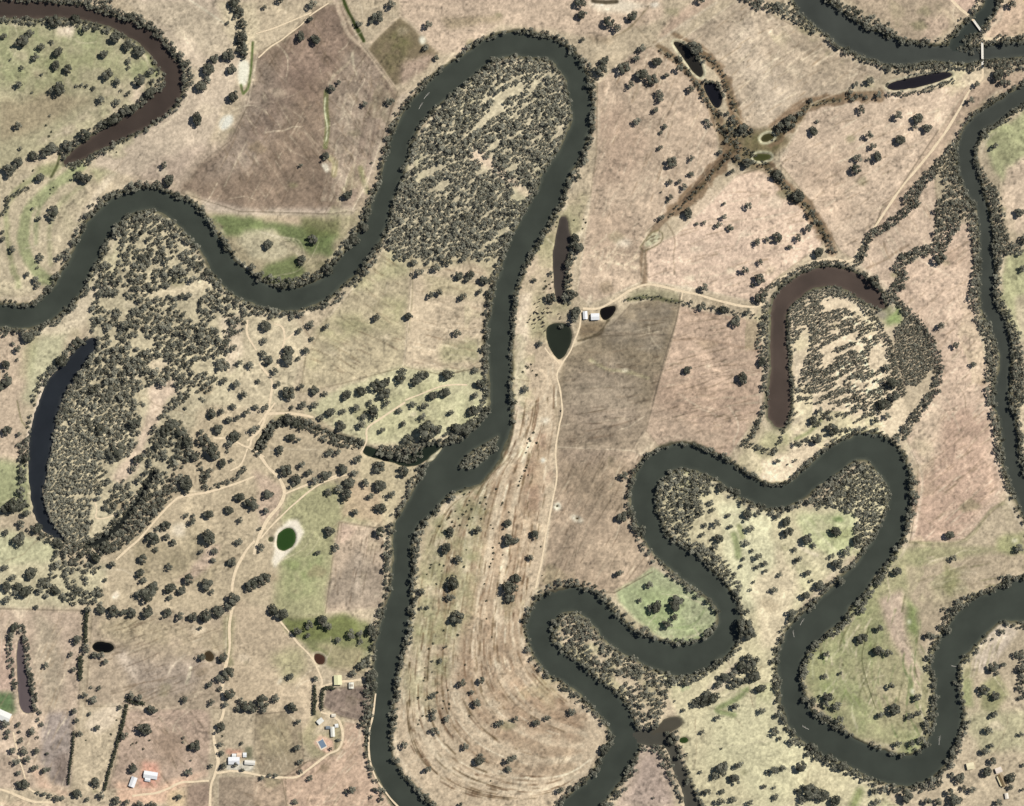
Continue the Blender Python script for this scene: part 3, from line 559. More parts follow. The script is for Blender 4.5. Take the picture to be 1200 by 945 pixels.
# dry dams and white clay pans
for c, r, p, col in ((0, 0, [(1120, 285), (1150, 280), (1172, 300), (1165, 380), (1140, 410), (1120, 395), (1116, 330)], (230, 220, 198)), (0, 0, [(1022, 590), (1045, 545), (1085, 538), (1098, 560), (1075, 600), (1040, 616)], (218, 210, 194)),
      (1, 0, [(765, 170), (785, 168), (800, 195), (785, 210), (765, 200)], (230, 220, 198)), (1, 0, [(303, 765), (335, 765), (345, 810), (322, 805)], (230, 220, 198)), (1, 0, [(402, 105), (420, 103), (422, 120), (405, 122)], (226, 206, 178)),
      (2, 1, [(620, 200), (640, 160), (675, 142), (695, 160), (690, 190), (650, 212), (625, 215)], (196, 186, 152)), (2, 2, [(138, 75), (165, 65), (178, 85), (160, 103), (140, 98)], (222, 204, 180)), (2, 2, [(132, 262), (150, 255), (158, 275), (140, 285)], (232, 226, 212)),
      (2, 2, [(195, 480), (212, 464), (230, 480), (228, 500), (210, 505), (196, 498)], (222, 214, 192)), (2, 2, [(270, 530), (290, 524), (325, 538), (340, 555), (320, 565), (290, 558)], (222, 208, 184)), (3, 2, [(1142, 640), (1165, 636), (1172, 652), (1150, 660)], (228, 216, 186)),
      (3, 3, [(655, 75), (668, 72), (670, 95), (656, 95)], (224, 216, 190)), (3, 3, [(668, 400), (682, 396), (688, 425), (672, 424)], (226, 214, 192)), (0, 2, [(520, 905), (550, 875), (560, 900), (550, 925), (530, 925)], (226, 206, 182)),
      (1, 3, [(95, 380), (115, 345), (125, 350), (115, 370)], (220, 206, 186)), (0, 3, [(515, 5), (0, 0)], (0, 0, 0))):
    if len(p) > 2: paint(T(c, r, p), col, 1.0, sm=2)
stroke(T(0, 0, [(1130, 400), (1140, 440), (1160, 420), (1175, 340), (1185, 200)]), 3, (96, 106, 58), .9, 1.5)
for q in range(14):
    a = random.uniform(0, 6.28); r = random.uniform(0, 1)**.5
    stroke([(764+8*r*math.cos(a), 281+5*r*math.sin(a)), (766+8*r*math.cos(a), 280+5*r*math.sin(a))], 1.4, (132, 116, 92), .8, 1)
stroke(T(2, 1, [(600, 215), (615, 195), (650, 150), (685, 135), (705, 150), (700, 190), (650, 222), (615, 235), (600, 215)]), 1.4, (110, 100, 70), .7, 1.2)
for dsc, c, w in ((3, (210, 200, 166), 2.5), (5, (206, 192, 160), 2), (6, (214, 206, 170), 3), (7, (210, 202, 170), 3), (13, (206, 186, 156), 2)):
    m = np.clip(1-np.abs(fields[len(WATER)+dsc][1]-1.6)/w, 0, 1)[..., None]*.9
    C[:] = C*(1-m)+np.array(c)*m

# --- textures of the ground itself
L0 = fbm(GX, GY, 60, 41)-.5; L1 = fbm(GX, GY, 14, 42)-.5; L2 = vnoise(GX, GY, 3.2, 43)-.5; L3 = vnoise(GX, GY, 1.7, 44)-.5
TW = GX+14*(fbm(GX, GY, 30, 46)-.5)*2; TH = GY+14*(fbm(GX, GY, 30, 47)-.5)*2
tus = np.clip((vnoise(GX, GY, 2.6, 48)-.66)*4, 0, 1)*np.clip((fbm(GX, GY, 26, 49)-.40)*5, 0, 1)
wisp = 1-np.abs(fbm(TW, TH, 26, 45, 4)-.5)*9; wisp = np.clip(wisp, 0, 1)
fine = 1+.20*L0+.09*L1+.16*L2+.22*L3-.22*tus+.14*wisp*np.clip((fbm(GX, GY, 60, 52)-.42)*5, 0, 1)
for pts, mott, ang, amp, wl in FLD:
    p = np.array(pts); s = win(p[:, 0].min()-3, p[:, 0].max()+3, p[:, 1].min()-3, p[:, 1].max()+3)
    m = blur(inside(p, GX[s], GY[s]).astype(float), 2)
    x, y = GX[s], GY[s]
    add = mott*1.3*(fbm(x, y, 9, 51, 4)-.5)*1.6
    if ang is not None:
        a = math.radians(ang); u = x*math.cos(a)-y*math.sin(a); v = x*math.sin(a)+y*math.cos(a)
        add = add+amp*2.4*(fbm(u/7, v, wl*.6, 57, 3)-.5)
    fine[s] += m*add
# flood plain streaks elsewhere follow the channels as well
un = DRIV+(fbm(GX, GY, 50, 71, 3)-.5)*14
bn = (fbm(un, (GX-GY)/16, 8, 73, 3)-.5)*np.clip(1-np.abs(DRIV-30)/40, 0, 1)*np.clip((60-DRIV)/10, 0, 1)
fine += .22*bn*(DRIV < 60)
# green tinge in the low ground, reddish cast in the high paddocks
gt = np.clip((fbm(GX, GY, 34, 81)-.52)*3, 0, .35)[..., None]
lowland = np.clip((fbm(GX, GY, 120, 83)-.4)*3, 0, 1)[..., None]*(DRIV < 60)[..., None]
C = C*(1-gt*lowland)+C*np.array((.88, .97, .78))*gt*lowland
# sandy fringe and mud by the water
fr = np.clip(1-np.abs(DRIV-8.5)/3, 0, 1)*np.clip((fbm(GX, GY, 30, 91)-.42)*5, 0, 1)
C = C*(1-.55*fr[..., None])+np.array((214, 194, 166))*.55*fr[..., None]
mud = np.clip((4.5-DRIV)/3, 0, 1)
C = C*(1-mud[..., None])+np.array((104, 98, 78))*mud[..., None]
mudp = np.clip((.8-DW)/1.2, 0, 1)*pondmask
C = C*(1-mudp[..., None])+np.array((150, 136, 108))*mudp[..., None]
sb = np.clip(-land/2+.3, 0, 1)*np.clip((GX-0 < 520), 0, 1)
C = C*(1-sb[..., None])+np.array((206, 192, 158))*sb[..., None]
for pts, mott, ang, amp, wl in FLD:                      # fence lines: a trodden line round each paddock
    q = [tuple(v) for v in pts]+[tuple(pts[0])]
    for a, b in zip(q[:-1], q[1:]):
        if math.hypot(a[0]-b[0], a[1]-b[1]) > 14: stroke([a, b], 1.3, random.choice([(214, 194, 166), (112, 98, 80), (120, 104, 88)]), random.uniform(.25, .7), 1.0, 1.0)
rt = random.Random(12)
for k in range(260):                                       # stock pads and wheel marks wandering over the pasture
    x, y = rt.uniform(0, 1200), rt.uniform(0, 945); a = rt.uniform(0, 6.28); q = [(x, y)]
    for _ in range(rt.randrange(3, 8)):
        a += rt.uniform(-.5, .5); x += 11*math.cos(a); y += 11*math.sin(a); q.append((x, y))
    stroke(q, rt.uniform(.6, 1.3), rt.choice([(222, 202, 172), (216, 196, 168), (140, 120, 98)]), rt.uniform(.25, .6), 1.1, 1.2)
def furrows(pts, ang, n, cols, lo=18, hi=70, w=(.6, 1.4), al=(.3, .7)):
    p = np.array(pts, float); x0, y0 = p.min(0); x1, y1 = p.max(0); a = math.radians(ang)
    for _ in range(n):
        x, y = rt.uniform(x0, x1), rt.uniform(y0, y1); L = rt.uniform(lo, hi); b = a+rt.gauss(0, .07); cv = rt.uniform(-.12, .12)
        q = [(x+L*t*math.cos(b+cv*t), y+L*t*math.sin(b+cv*t)) for t in (0, .25, .5, .75, 1)]
        k = inside(p, np.array([v[0] for v in q]), np.array([v[1] for v in q]))
        q = [v for v, f in zip(q, k) if f]
        if len(q) > 2: stroke(q, rt.uniform(*w), rt.choice(cols), rt.uniform(*al), 1.1, 1.5, 1)
DK = [(120, 100, 82), (132, 112, 92), (104, 88, 70), (190, 172, 146)]; PL = [(222, 202, 172), (164, 140, 114), (150, 126, 100), (216, 194, 162)]
furrows(BRN, 118, 130, DK); furrows([(388, 95), (412, 60), (440, 78), (462, 110), (440, 180), (420, 240), (395, 245), (385, 150)], 100, 70, DK+PL, 10, 40)
furrows(FLD[0][0], 40, 20, DK)
for i, (pts, mott, ang, amp, wl) in enumerate(FLD):
    ar = np.ptp(np.array(pts)[:, 0])*np.ptp(np.array(pts)[:, 1])
    furrows(pts, (-ang if ang is not None else rt.uniform(0, 180)), int(ar/170), DK if sum(C[win(*([np.mean([q[0] for q in pts])]*2), *([np.mean([q[1] for q in pts])]*2))].reshape(-1, 3).mean(0)) < 470 else PL)
furrows([(455, 600), (720, 480), (720, 860), (640, 940), (520, 940)], 95, 60, DK, 8, 30)
# pale worn patches and dark damp patches
for k in range(170):
    x, y = rt.uniform(0, 1200), rt.uniform(0, 945); rr = rt.uniform(2, 8); n_ = 9
    q = [(x+rr*rt.uniform(.4, 1.5)*math.cos(j*6.283/n_)*1.6, y+rr*rt.uniform(.4, 1.5)*math.sin(j*6.283/n_)) for j in range(n_)]
    paint(q, rt.choice([(226, 206, 176), (220, 198, 168), (140, 120, 96), (130, 124, 90)]), 2.4, rt.uniform(.2, .55), 0, 30, 1, 1)
yel = np.clip((C[..., 0]+C[..., 1])/2-C[..., 2]-36, 0, 60); gr = C[..., 1] > C[..., 0]
C[..., 2] += np.where(gr, .36, .50)*yel; C[..., 1] -= np.where(gr, 0, .05)*yel
lum = C @ np.array((.3, .59, .11)); sat = .92
C = lum[..., None]+(C-lum[..., None])*sat
C = np.array((185, 170, 150))+(C-np.array((185, 170, 150)))*1.08
C = C*np.array((.972, .992, .99))
fine = np.where(lum > 207, 1+(fine-1)*.4, fine)
C = np.clip(C*np.clip(fine, .5, 1.5)[..., None], 18, 240)

# ------------------------------------------------------------------ materials
def new_mat(name, rough=.9, spec=.2):
    m = bpy.data.materials.new(name); m.use_nodes = True
    b = m.node_tree.nodes['Principled BSDF']; b.inputs['Roughness'].default_value = rough
    b.inputs['Specular IOR Level'].default_value = spec
    return m, m.node_tree.nodes, m.node_tree.links, b
def noisy(name, col, var=.2, scale=2.0, rough=.8, bump=0, spec=.25, metal=0):
    m, n, l, b = new_mat(name, rough, spec)
    tc = n.new('ShaderNodeTexCoord'); nz = n.new('ShaderNodeTexNoise'); nz.inputs['Scale'].default_value = scale; nz.inputs['Detail'].default_value = 5
    l.new(tc.outputs['Object'], nz.inputs['Vector'])
    r = n.new('ShaderNodeValToRGB'); c = np.array(col)
    r.color_ramp.elements[0].position = .3; r.color_ramp.elements[1].position = .7
    r.color_ramp.elements[0].color = (*np.clip(c*(1-var), 0, 1), 1); r.color_ramp.elements[1].color = (*np.clip(c*(1+var), 0, 1), 1)
    l.new(nz.outputs['Fac'], r.inputs['Fac']); l.new(r.outputs['Color'], b.inputs['Base Color'])
    b.inputs['Metallic'].default_value = metal
    if bump:
        bp = n.new('ShaderNodeBump'); bp.inputs['Strength'].default_value = bump; bp.inputs['Distance'].default_value = .3
        l.new(nz.outputs['Fac'], bp.inputs['Height']); l.new(bp.outputs['Normal'], b.inputs['Normal'])
    return m
def ground_mat():
    m, n, l, b = new_mat('dry_pasture', .95, .1)
    at = n.new('ShaderNodeVertexColor'); at.layer_name = 'soil'
    geo = n.new('ShaderNodeNewGeometry')
    n1 = n.new('ShaderNodeTexNoise'); n1.inputs['Scale'].default_value = .55; n1.inputs['Detail'].default_value = 6; n1.inputs['Roughness'].default_value = .7
    l.new(geo.outputs['Position'], n1.inputs['Vector'])
    mr = n.new('ShaderNodeMapRange'); mr.inputs['From Min'].default_value = .25; mr.inputs['From Max'].default_value = .75; mr.inputs['To Min'].default_value = .78; mr.inputs['To Max'].default_value = 1.22
    l.new(n1.outputs['Fac'], mr.inputs['Value'])
    mx = n.new('ShaderNodeVectorMath'); mx.operation = 'SCALE'
    l.new(at.outputs['Color'], mx.inputs[0]); l.new(mr.outputs['Result'], mx.inputs['Scale'])
    l.new(mx.outputs['Vector'], b.inputs['Base Color'])
    bp = n.new('ShaderNodeBump'); bp.inputs['Strength'].default_value = .35; bp.inputs['Distance'].default_value = .5
    l.new(n1.outputs['Fac'], bp.inputs['Height']); l.new(bp.outputs['Normal'], b.inputs['Normal'])
    return m
def water_mat(name, col, rough):
    m, n, l, b = new_mat(name, rough, .22)
    geo = n.new('ShaderNodeNewGeometry')
    nz = n.new('ShaderNodeTexNoise'); nz.inputs['Scale'].default_value = .03; nz.inputs['Detail'].default_value = 6
    l.new(geo.outputs['Position'], nz.inputs['Vector'])
    r = n.new('ShaderNodeValToRGB'); c = np.clip(lin(col)/K-.004, .002, 1)
    r.color_ramp.elements[0].position = .3; r.color_ramp.elements[1].position = .7
    r.color_ramp.elements[0].color = (*(c*.84), 1); r.color_ramp.elements[1].color = (*(c*1.14), 1)
    l.new(nz.outputs['Fac'], r.inputs['Fac'])
    at = n.new('ShaderNodeAttribute'); at.attribute_name = 'shallow'
    mx = n.new('ShaderNodeMix'); mx.data_type = 'RGBA'; l.new(at.outputs['Fac'], mx.inputs['Factor'])
    l.new(r.outputs['Color'], mx.inputs[6]); mx.inputs[7].default_value = (*(np.clip(c*1.5+np.array((.012, .011, .007)), 0, 1)), 1)
    l.new(mx.outputs[2], b.inputs['Base Color'])
    n2 = n.new('ShaderNodeTexNoise'); n2.inputs['Scale'].default_value = .6; n2.inputs['Detail'].default_value = 3
    l.new(geo.outputs['Position'], n2.inputs['Vector'])
    bp = n.new('ShaderNodeBump'); bp.inputs['Strength'].default_value = .06; bp.inputs['Distance'].default_value = .2
    l.new(n2.outputs['Fac'], bp.inputs['Height']); l.new(bp.outputs['Normal'], b.inputs['Normal'])
    return m
def leaf_mat(name, dark, light):
    m, n, l, b = new_mat(name, .75, .2)
    at = n.new('ShaderNodeAttribute'); at.attribute_name = 'tint'
    oi = n.new('ShaderNodeObjectInfo')
    ad = n.new('ShaderNodeMath'); ad.operation = 'MULTIPLY_ADD'; ad.inputs[1].default_value = .16
    l.new(oi.outputs['Random'], ad.inputs[0]); l.new(at.outputs['Fac'], ad.inputs[2])
    r = n.new('ShaderNodeValToRGB')
    r.color_ramp.elements[0].color = (*dark, 1); r.color_ramp.elements[1].color = (*light, 1)
    r.color_ramp.elements[1].position = 1.2 if False else 1.0
    l.new(ad.outputs[0], r.inputs['Fac']); l.new(r.outputs['Color'], b.inputs['Base Color'])
    return m
M_GROUND = ground_mat()
M_LEAF = leaf_mat('gum_leaves', (.018, .020, .012), (.168, .164, .126))
M_DARKLEAF = leaf_mat('cypress_leaves', (.022, .026, .016), (.06, .062, .036))
M_BARK = noisy('gum_bark', (.26, .22, .18), .35, 3)
M_TRACK = noisy('track_gravel', tuple(lin((228, 208, 176))/K), .12, .35, .95, .2)
M_CONC = noisy('pale_concrete', (.52, .49, .43), .1, 1.5)
M_COW = noisy('cow_hide', (.025, .021, .02), .3, 3)
M_SNAG = noisy('bleached_wood', (.34, .32, .28), .2, 2)

# ------------------------------------------------------------------ ground: one sheet out to the horizon
ext = np.array([12, 30, 70, 150, 320, 700, 1500, 3200, 6500, 12000.])
fx = np.concatenate([X0-ext[::-1], gx, gx[-1]+ext]); fy = np.concatenate([Y0-ext[::-1], gy, gy[-1]+ext])
ne = len(ext)
Zf = np.pad(HZ, ne, mode='edge'); 
Cf = np.stack([np.pad(C[..., i], ne, mode='edge') for i in range(3)], -1)
FX, FY = np.meshgrid(fx, fy)
edge = np.maximum(np.maximum(X0-FX, FX-gx[-1]), np.maximum(Y0-FY, FY-gy[-1]))
w = np.clip(edge/100, 0, 1)[..., None]
Cf = Cf*(1-w)+np.array((186, 166, 138))*w
Zf = np.where(edge > 60, 0, Zf)
nx, ny = len(fx), len(fy)
V = np.stack([FX-CX, CY-FY, Zf], -1).reshape(-1, 3)
ii = np.arange(nx*ny).reshape(ny, nx)
F = np.stack([ii[1:, :-1], ii[1:, 1:], ii[:-1, 1:], ii[:-1, :-1]], -1).reshape(-1, 4)
rgba = np.ones((nx*ny, 4)); rgba[:, :3] = (lin(Cf)/K).reshape(-1, 3)
ground = link('ground', np_mesh('ground', V, F, [M_GROUND], attrs={'soil': ('FLOAT_COLOR', rgba)}, smooth=True))
tag(ground, kind='structure')

# water sheets, just under the banks
st = 2
hx = np.arange(0, NX-st, st); hy = np.arange(0, NY-st, st)
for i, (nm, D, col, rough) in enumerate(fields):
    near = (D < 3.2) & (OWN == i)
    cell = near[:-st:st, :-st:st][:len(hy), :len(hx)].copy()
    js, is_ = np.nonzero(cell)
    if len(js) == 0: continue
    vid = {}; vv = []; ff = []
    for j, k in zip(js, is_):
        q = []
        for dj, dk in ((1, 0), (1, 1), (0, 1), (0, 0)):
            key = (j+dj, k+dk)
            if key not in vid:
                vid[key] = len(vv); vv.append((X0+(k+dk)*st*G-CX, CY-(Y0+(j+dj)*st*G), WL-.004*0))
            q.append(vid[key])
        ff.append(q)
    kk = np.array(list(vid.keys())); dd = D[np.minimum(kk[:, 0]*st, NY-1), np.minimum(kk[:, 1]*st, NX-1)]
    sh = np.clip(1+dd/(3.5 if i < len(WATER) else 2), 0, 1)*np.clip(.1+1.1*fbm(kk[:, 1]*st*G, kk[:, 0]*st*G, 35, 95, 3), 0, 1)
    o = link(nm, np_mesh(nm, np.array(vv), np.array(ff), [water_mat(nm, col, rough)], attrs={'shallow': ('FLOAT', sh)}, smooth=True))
    tag(o, kind='structure')

# ------------------------------------------------------------------ tracks
HZf = HZ
def ground_z(x, y):
    i = int(np.clip((x-X0)/G, 0, NX-1)); j = int(np.clip((y-Y0)/G, 0, NY-1)); return float(HZf[j, i])
TRK = [0]
def track(name, pts, w, mat=M_TRACK):
    p = catmull(pts, 3.0)[:, :2]
    d = np.gradient(p, axis=0); d /= np.linalg.norm(d, axis=1)[:, None]+1e-9
    nrm = np.stack([-d[:, 1], d[:, 0]], 1)
    ww = w*(.36+.28*vnoise(np.arange(len(p))*1.0, np.full(len(p), w*7+TRK[0]*3.3), 3, 5))
    jit = (vnoise(np.arange(len(p))*1.0, np.full(len(p), 3.1+TRK[0]*5), 5, 9)-.5)*1.2
    TRK[0] += 1; z = .05+.004*TRK[0]
    c = p+nrm*jit[:, None]
    L = c+nrm*ww[:, None]; R = c-nrm*ww[:, None]
    v = np.zeros((2*len(p), 3)); v[0::2, 0] = L[:, 0]-CX; v[0::2, 1] = CY-L[:, 1]; v[1::2, 0] = R[:, 0]-CX; v[1::2, 1] = CY-R[:, 1]; v[:, 2] = z
    k = np.arange(len(p)-1)*2
    f = np.stack([k, k+1, k+3, k+2], 1)
    tag(link(name, np_mesh(name, v, f, [mat])), kind='structure')
track('road', [(1200, 43), (1180, 45), (1164, 46), (1153, 45)], 3.6)
track('road', [(1151, 78), (1151, 92), (1146, 97), (1136, 107), (1126, 125), (1108, 155), (1085, 185), (1063, 212), (1045, 236), (1025, 266), (1010, 288), (1001, 303), (992, 307), (982, 305), (960, 306), (935, 316), (915, 327), (900, 337), (891, 357), (872, 359), (845, 353), (820, 346), (800, 342), (775, 336), (757, 334), (740, 340), (720, 352), (704, 361), (683, 362)], 2.6)
track('path', T(3, 0, [(845, -20), (900, 40), (940, 72), (966, 100)]), 3.2)
track('path', T(3, 0, [(1005, -20), (970, 35), (940, 72)]), 2.6)
track('path', [(682, 364), (680, 378), (675, 396), (668, 412), (657, 428), (653, 440), (656, 455), (659, 480), (655, 500), (651, 530), (652, 560), (647, 590), (640, 625), (634, 660), (628, 690)], 2.0)
track('path', T(2, 1, [(155, 685), (180, 720), (215, 758), (225, 765)]), 1.6)
track('path', T(2, 1, [(800, 425), (793, 460)]), 1.8)
track('dirt_track', [(298, 650), (302, 634), (312, 612), (328, 592), (333, 577), (327, 560), (314, 547), (306, 536), (300, 529)], 3.4)
track('dirt_track', T(0, 2, [(1195, 650), (1150, 700), (1105, 790), (1090, 840), (1088, 885)]), 3.0)
track('dirt_track', T(0, 3, [(1092, 10), (1076, 110), (1078, 200), (1070, 245), (1050, 330), (1042, 420), (1045, 520), (1005, 600), (1010, 670), (1024, 740), (1010, 800), (990, 850), (985, 935), (975, 1010)]), 3.2)
track('dirt_track', [(254, 906), (262, 905), (275, 904), (300, 908), (327, 911), (347, 911), (362, 901), (383, 885), (397, 878), (402, 862), (398, 846), (385, 838), (376, 835)], 2.6)
track('dirt_track', [(376, 805), (377, 796), (367, 773), (350, 755), (340, 742), (328, 728)], 2.2)
track('dirt_track', [(376, 805), (390, 801), (410, 798), (428, 796)], 2.4)
track('dirt_track', [(245, 915), (215, 917), (195, 925), (180, 930), (155, 933)], 2.4)
track('dirt_track', T(1, 2, [(-40, 180), (10, 140), (40, 85), (45, 60), (70, 52), (160, 52), (270, 68)]), 2.8)
track('dirt_track', T(1, 1, [(15, 760), (45, 800), (75, 850), (65, 930), (50, 1000)]), 2.4)
track('dirt_track', T(1, 1, [(100, 780), (120, 700), (132, 650), (125, 590), (85, 572)]), 2.2)
track('dirt_track', T(1, 1, [(132, 650), (155, 635), (182, 615)]), 1.8)
track('dirt_track', T(0, 1, [(1160, 555), (1160, 620), (1200, 700)]), 2.2)
track('dirt_track', T(0, 2, [(1290, 0), (1190, 140), (1165, 210), (1080, 170), (1000, 165)]), 2.2)
track('dirt_track', T(0, 2, [(1165, 210), (1240, 255)]), 2.0)
track('dirt_track', T(0, 2, [(1160, 215), (1130, 290), (1080, 320)]), 1.8)
track('dirt_track', T(0, 2, [(1190, 345), (1090, 385), (970, 422), (850, 440), (800, 475), (730, 550), (650, 640), (545, 738)]), 2.4)
track('dirt_track', T(0, 2, [(440, 450), (455, 500), (450, 540), (500, 540), (580, 500), (650, 420)]), 1.8)
track('dirt_track', T(1, 2, [(700, 0), (600, 65), (525, 120), (518, 180), (492, 240)]), 2.0)
track('dirt_track', T(1, 2, [(135, 430), (190, 405), (270, 375), (390, 338)]), 2.2)
track('dirt_track', T(1, 2, [(20, 640), (80, 570), (165, 490), (270, 400), (380, 352), (440, 335)]), 1.8)
track('dirt_track', T(1, 1, [(700, 935), (780, 900), (880, 865), (990, 862)]), 1.6)
track('dirt_track', [(-40, 918), (0, 925), (28, 936), (45, 940), (62, 941)], 2.8)
track('dirt_track', [(16, 858), (20, 880), (26, 900), (33, 922), (45, 930)], 1.8)
track('dirt_track', T(1, 3, [(562, 420), (548, 530), (530, 610), (533, 720), (566, 820), (618, 895), (665, 950), (720, 1010)]), 2.0)
track('path', T(1, 0, [(0, 158), (90, 130), (170, 100), (260, 60)]), 1.5)
track('path', T(1, 0, [(10, 270), (70, 220), (190, 135), (250, 75), (340, 15)]), 1.4)

# ------------------------------------------------------------------ foliage
UP = np.array((0, 0, 1.0))
def leafcloud(n, seed, lobes=7, size=.2, flat=.62, zc=.84, shrub=False):
    """unit crown: leaf clumps on the shells of several lobes; quads + tint"""
    r = np.random.default_rng(seed)
    ang = r.uniform(0, 6.28)+np.arange(lobes)*2.4; rad = np.sqrt(r.uniform(.02, 1, lobes))*.62
    cen = np.stack([np.cos(ang)*rad, np.sin(ang)*rad, r.uniform(-.35, .45, lobes)*(1-rad*.5)], 1)
    lr = r.uniform(.26, .46, lobes)*(1.05-.3*rad)
    ltint = r.uniform(-.16, .16, lobes)
    li = r.choice(lobes, n, p=lr**2/np.sum(lr**2))
    d = r.normal(size=(n, 3)); d /= np.linalg.norm(d, axis=1)[:, None]
    d[:, 2] = np.where(d[:, 2] < -.35, -d[:, 2], d[:, 2])
    p = cen[li]+d*(lr[li]*r.uniform(.55, 1.08, n)**.6)[:, None]
    p *= np.array((1, 1, flat/.62*.8))
    nrm = d*.9+p*.5+r.normal(size=(n, 3))*.42+UP*.25; nrm /= np.linalg.norm(nrm, axis=1)[:, None]
    t = np.cross(nrm, r.normal(size=(n, 3))); t /= np.linalg.norm(t, axis=1)[:, None]
    b = np.cross(nrm, t)
    sz = size*r.uniform(.55, 1.25, n)[:, None]; asp = r.uniform(.5, 1.0, n)[:, None]
    q = np.stack([p-t*sz*.5, p-b*sz*asp*.5, p+t*sz*.5*r.uniform(.7, 1.2, (n, 1)), p+b*sz*asp*.5], 1)
    q[..., 2] += zc
    if shrub: q[..., 2] = np.maximum(q[..., 2], .02)
    tint = np.clip(.30+ltint[li]+r.normal(0, .12, n), 0, 1)
    return q.reshape(-1, 3), np.repeat(tint, 4)
def quadfaces(nv): return np.arange(nv).reshape(-1, 4)
CROWNS = []
for k in range(8):
    v, t = leafcloud(640, 100+k, lobes=6+k % 4, size=.23)
    t = np.clip(t-.09, 0, 1); CROWNS.append(np_mesh('crown', v, quadfaces(len(v)), [M_LEAF], attrs={'tint': ('FLOAT', t)}))
TRUNKS = []
for k in range(3):
    bm = bmesh.new(); rr = random.Random(k)
    bar(bm, (0, 0, -.02), (.03, .02, .5), .085, .062, 8)
    for q in range(5):
        a = q*1.26+rr.uniform(-.3, .3); m = (.25*math.cos(a), .25*math.sin(a), rr.uniform(.68, .8))
        bar(bm, (.03, .02, .46), m, .05, .032, 6)
        bar(bm, m, (.55*math.cos(a+.2), .55*math.sin(a+.2), rr.uniform(.9, 1.1)), .03, .012, 5)
        bar(bm, m, (.35*math.cos(a-.5), .35*math.sin(a-.5), rr.uniform(1.0, 1.25)), .025, .01, 5)
    me = bpy.data.meshes.new('trunk'); bm.to_mesh(me); bm.free(); me.materials.append(M_BARK); TRUNKS.append(me)

# every paddock and woodland tree one can tell apart: map sheet -> (x, y, r) in quarter metres
TREES = []
def tl(c, r, s):
    a = [float(v) for v in s.replace(';', ' ').replace(',', ' ').split()]
    for i in range(0, len(a), 3): TREES.append((c*300+a[i]/4, r*236+a[i+1]/4, a[i+2]/4))
tl(0, 0, "250 110 36;345 100 32;395 140 28;140 165 28;105 200 36;75 210 22;15 175 24;165 275 26;190 225 26;240 200 16;270 250 32;255 315 30;315 330 30;85 400 28;100 322 17;275 420 40;240 430 20;355 405 12;380 400 14;405 405 12;437 417 16;195 352 12;485 260 30;540 185 36;590 225 32;650 250 34;600 290 20;602 320 14;500 355 34;545 388 26;650 385 38;705 340 26;715 385 18;600 440 16;565 427 10;470 470 28;545 482 24;700 440 36;660 470 20;82 593 26;95 700 13;233 543 9;180 838 32;360 830 30;400 845 38;765 780 26;785 848 36;915 570 42;965 335 38;1000 280 30;1060 270 38;940 410 36;970 380 26;1085 460 40;1080 335 30;1090 15 36;1120 60 32;1065 110 16;1130 190 44;1135 245 38;1140 120 24;505 575 36;540 560 34;580 530 34;620 520 32;390 640 40;310 690 32;245 700 34;210 720 30;155 735 30;80 770 40;35 805 40;50 280 9;150 435 9")
tl(1, 0, "38 38 18;258 28 28;250 95 24;205 175 32;272 190 32;110 3 24;558 90 36;535 110 20;630 25 28;478 118 22;800 122 26;788 230 26;842 275 18;505 490 22;622 482 28;385 390 18;350 420 26;322 738 30;207 778 14;428 918 30;540 765 10")
tl(2, 0, "310 10 38;318 75 34;328 190 17;445 110 34;487 138 28;555 85 30;575 65 16;880 5 26;428 290 30;410 340 38;380 330 22;515 325 38;600 232 26;577 280 24;668 298 32;597 355 38;648 383 34;550 402 24;720 358 20;782 325 28;780 280 20;832 425 26;890 455 16;685 445 26;690 470 24;667 520 26;580 575 26;712 597 18;694 625 15;690 697 19;742 767 32;837 748 22;835 820 20;737 858 20;780 855 18;802 880 22;738 928 20;698 903 8;905 570 20;920 590 20;970 718 18;1050 745 24;1090 770 34;1025 808 20;1000 665 18;840 230 40;870 245 24;1005 535 20;1025 575 26;1015 615 22;1075 605 34;975 540 18")
tl(3, 0, "470 385 26;405 400 20;380 435 18;510 450 24;455 460 16;390 470 18;195 475 18;430 518 28;602 550 28;690 565 32;680 600 20;732 607 30;205 618 30;228 573 13;467 638 28;607 663 32;482 692 24;505 738 32;467 750 14;410 747 28;403 800 32;140 540 22;90 580 40;50 595 26;40 830 38;125 925 40;972 400 22;942 475 24;1055 690 22;1065 355 40;1090 390 26;1120 395 22;1135 25 28;1050 310 18;1105 200 28")
tl(0, 1, "245 55 36;240 85 26;180 85 22;55 230 26;185 268 26;128 345 18;165 370 24;175 395 22;280 265 26;12 180 22;12 145 14;150 38 12;175 312 10;1040 180 22;1180 310 24;80 698 24;60 670 16;80 745 13;25 770 32;30 850 34;0 870 30;30 815 14;360 668 32;285 750 38;245 795 28;130 640 36;110 630 28;1120 760 22;1170 770 26;1060 775 26;1090 690 24;1050 680 28;1000 375 16;1045 845 28;1140 910 28;1105 860 28")
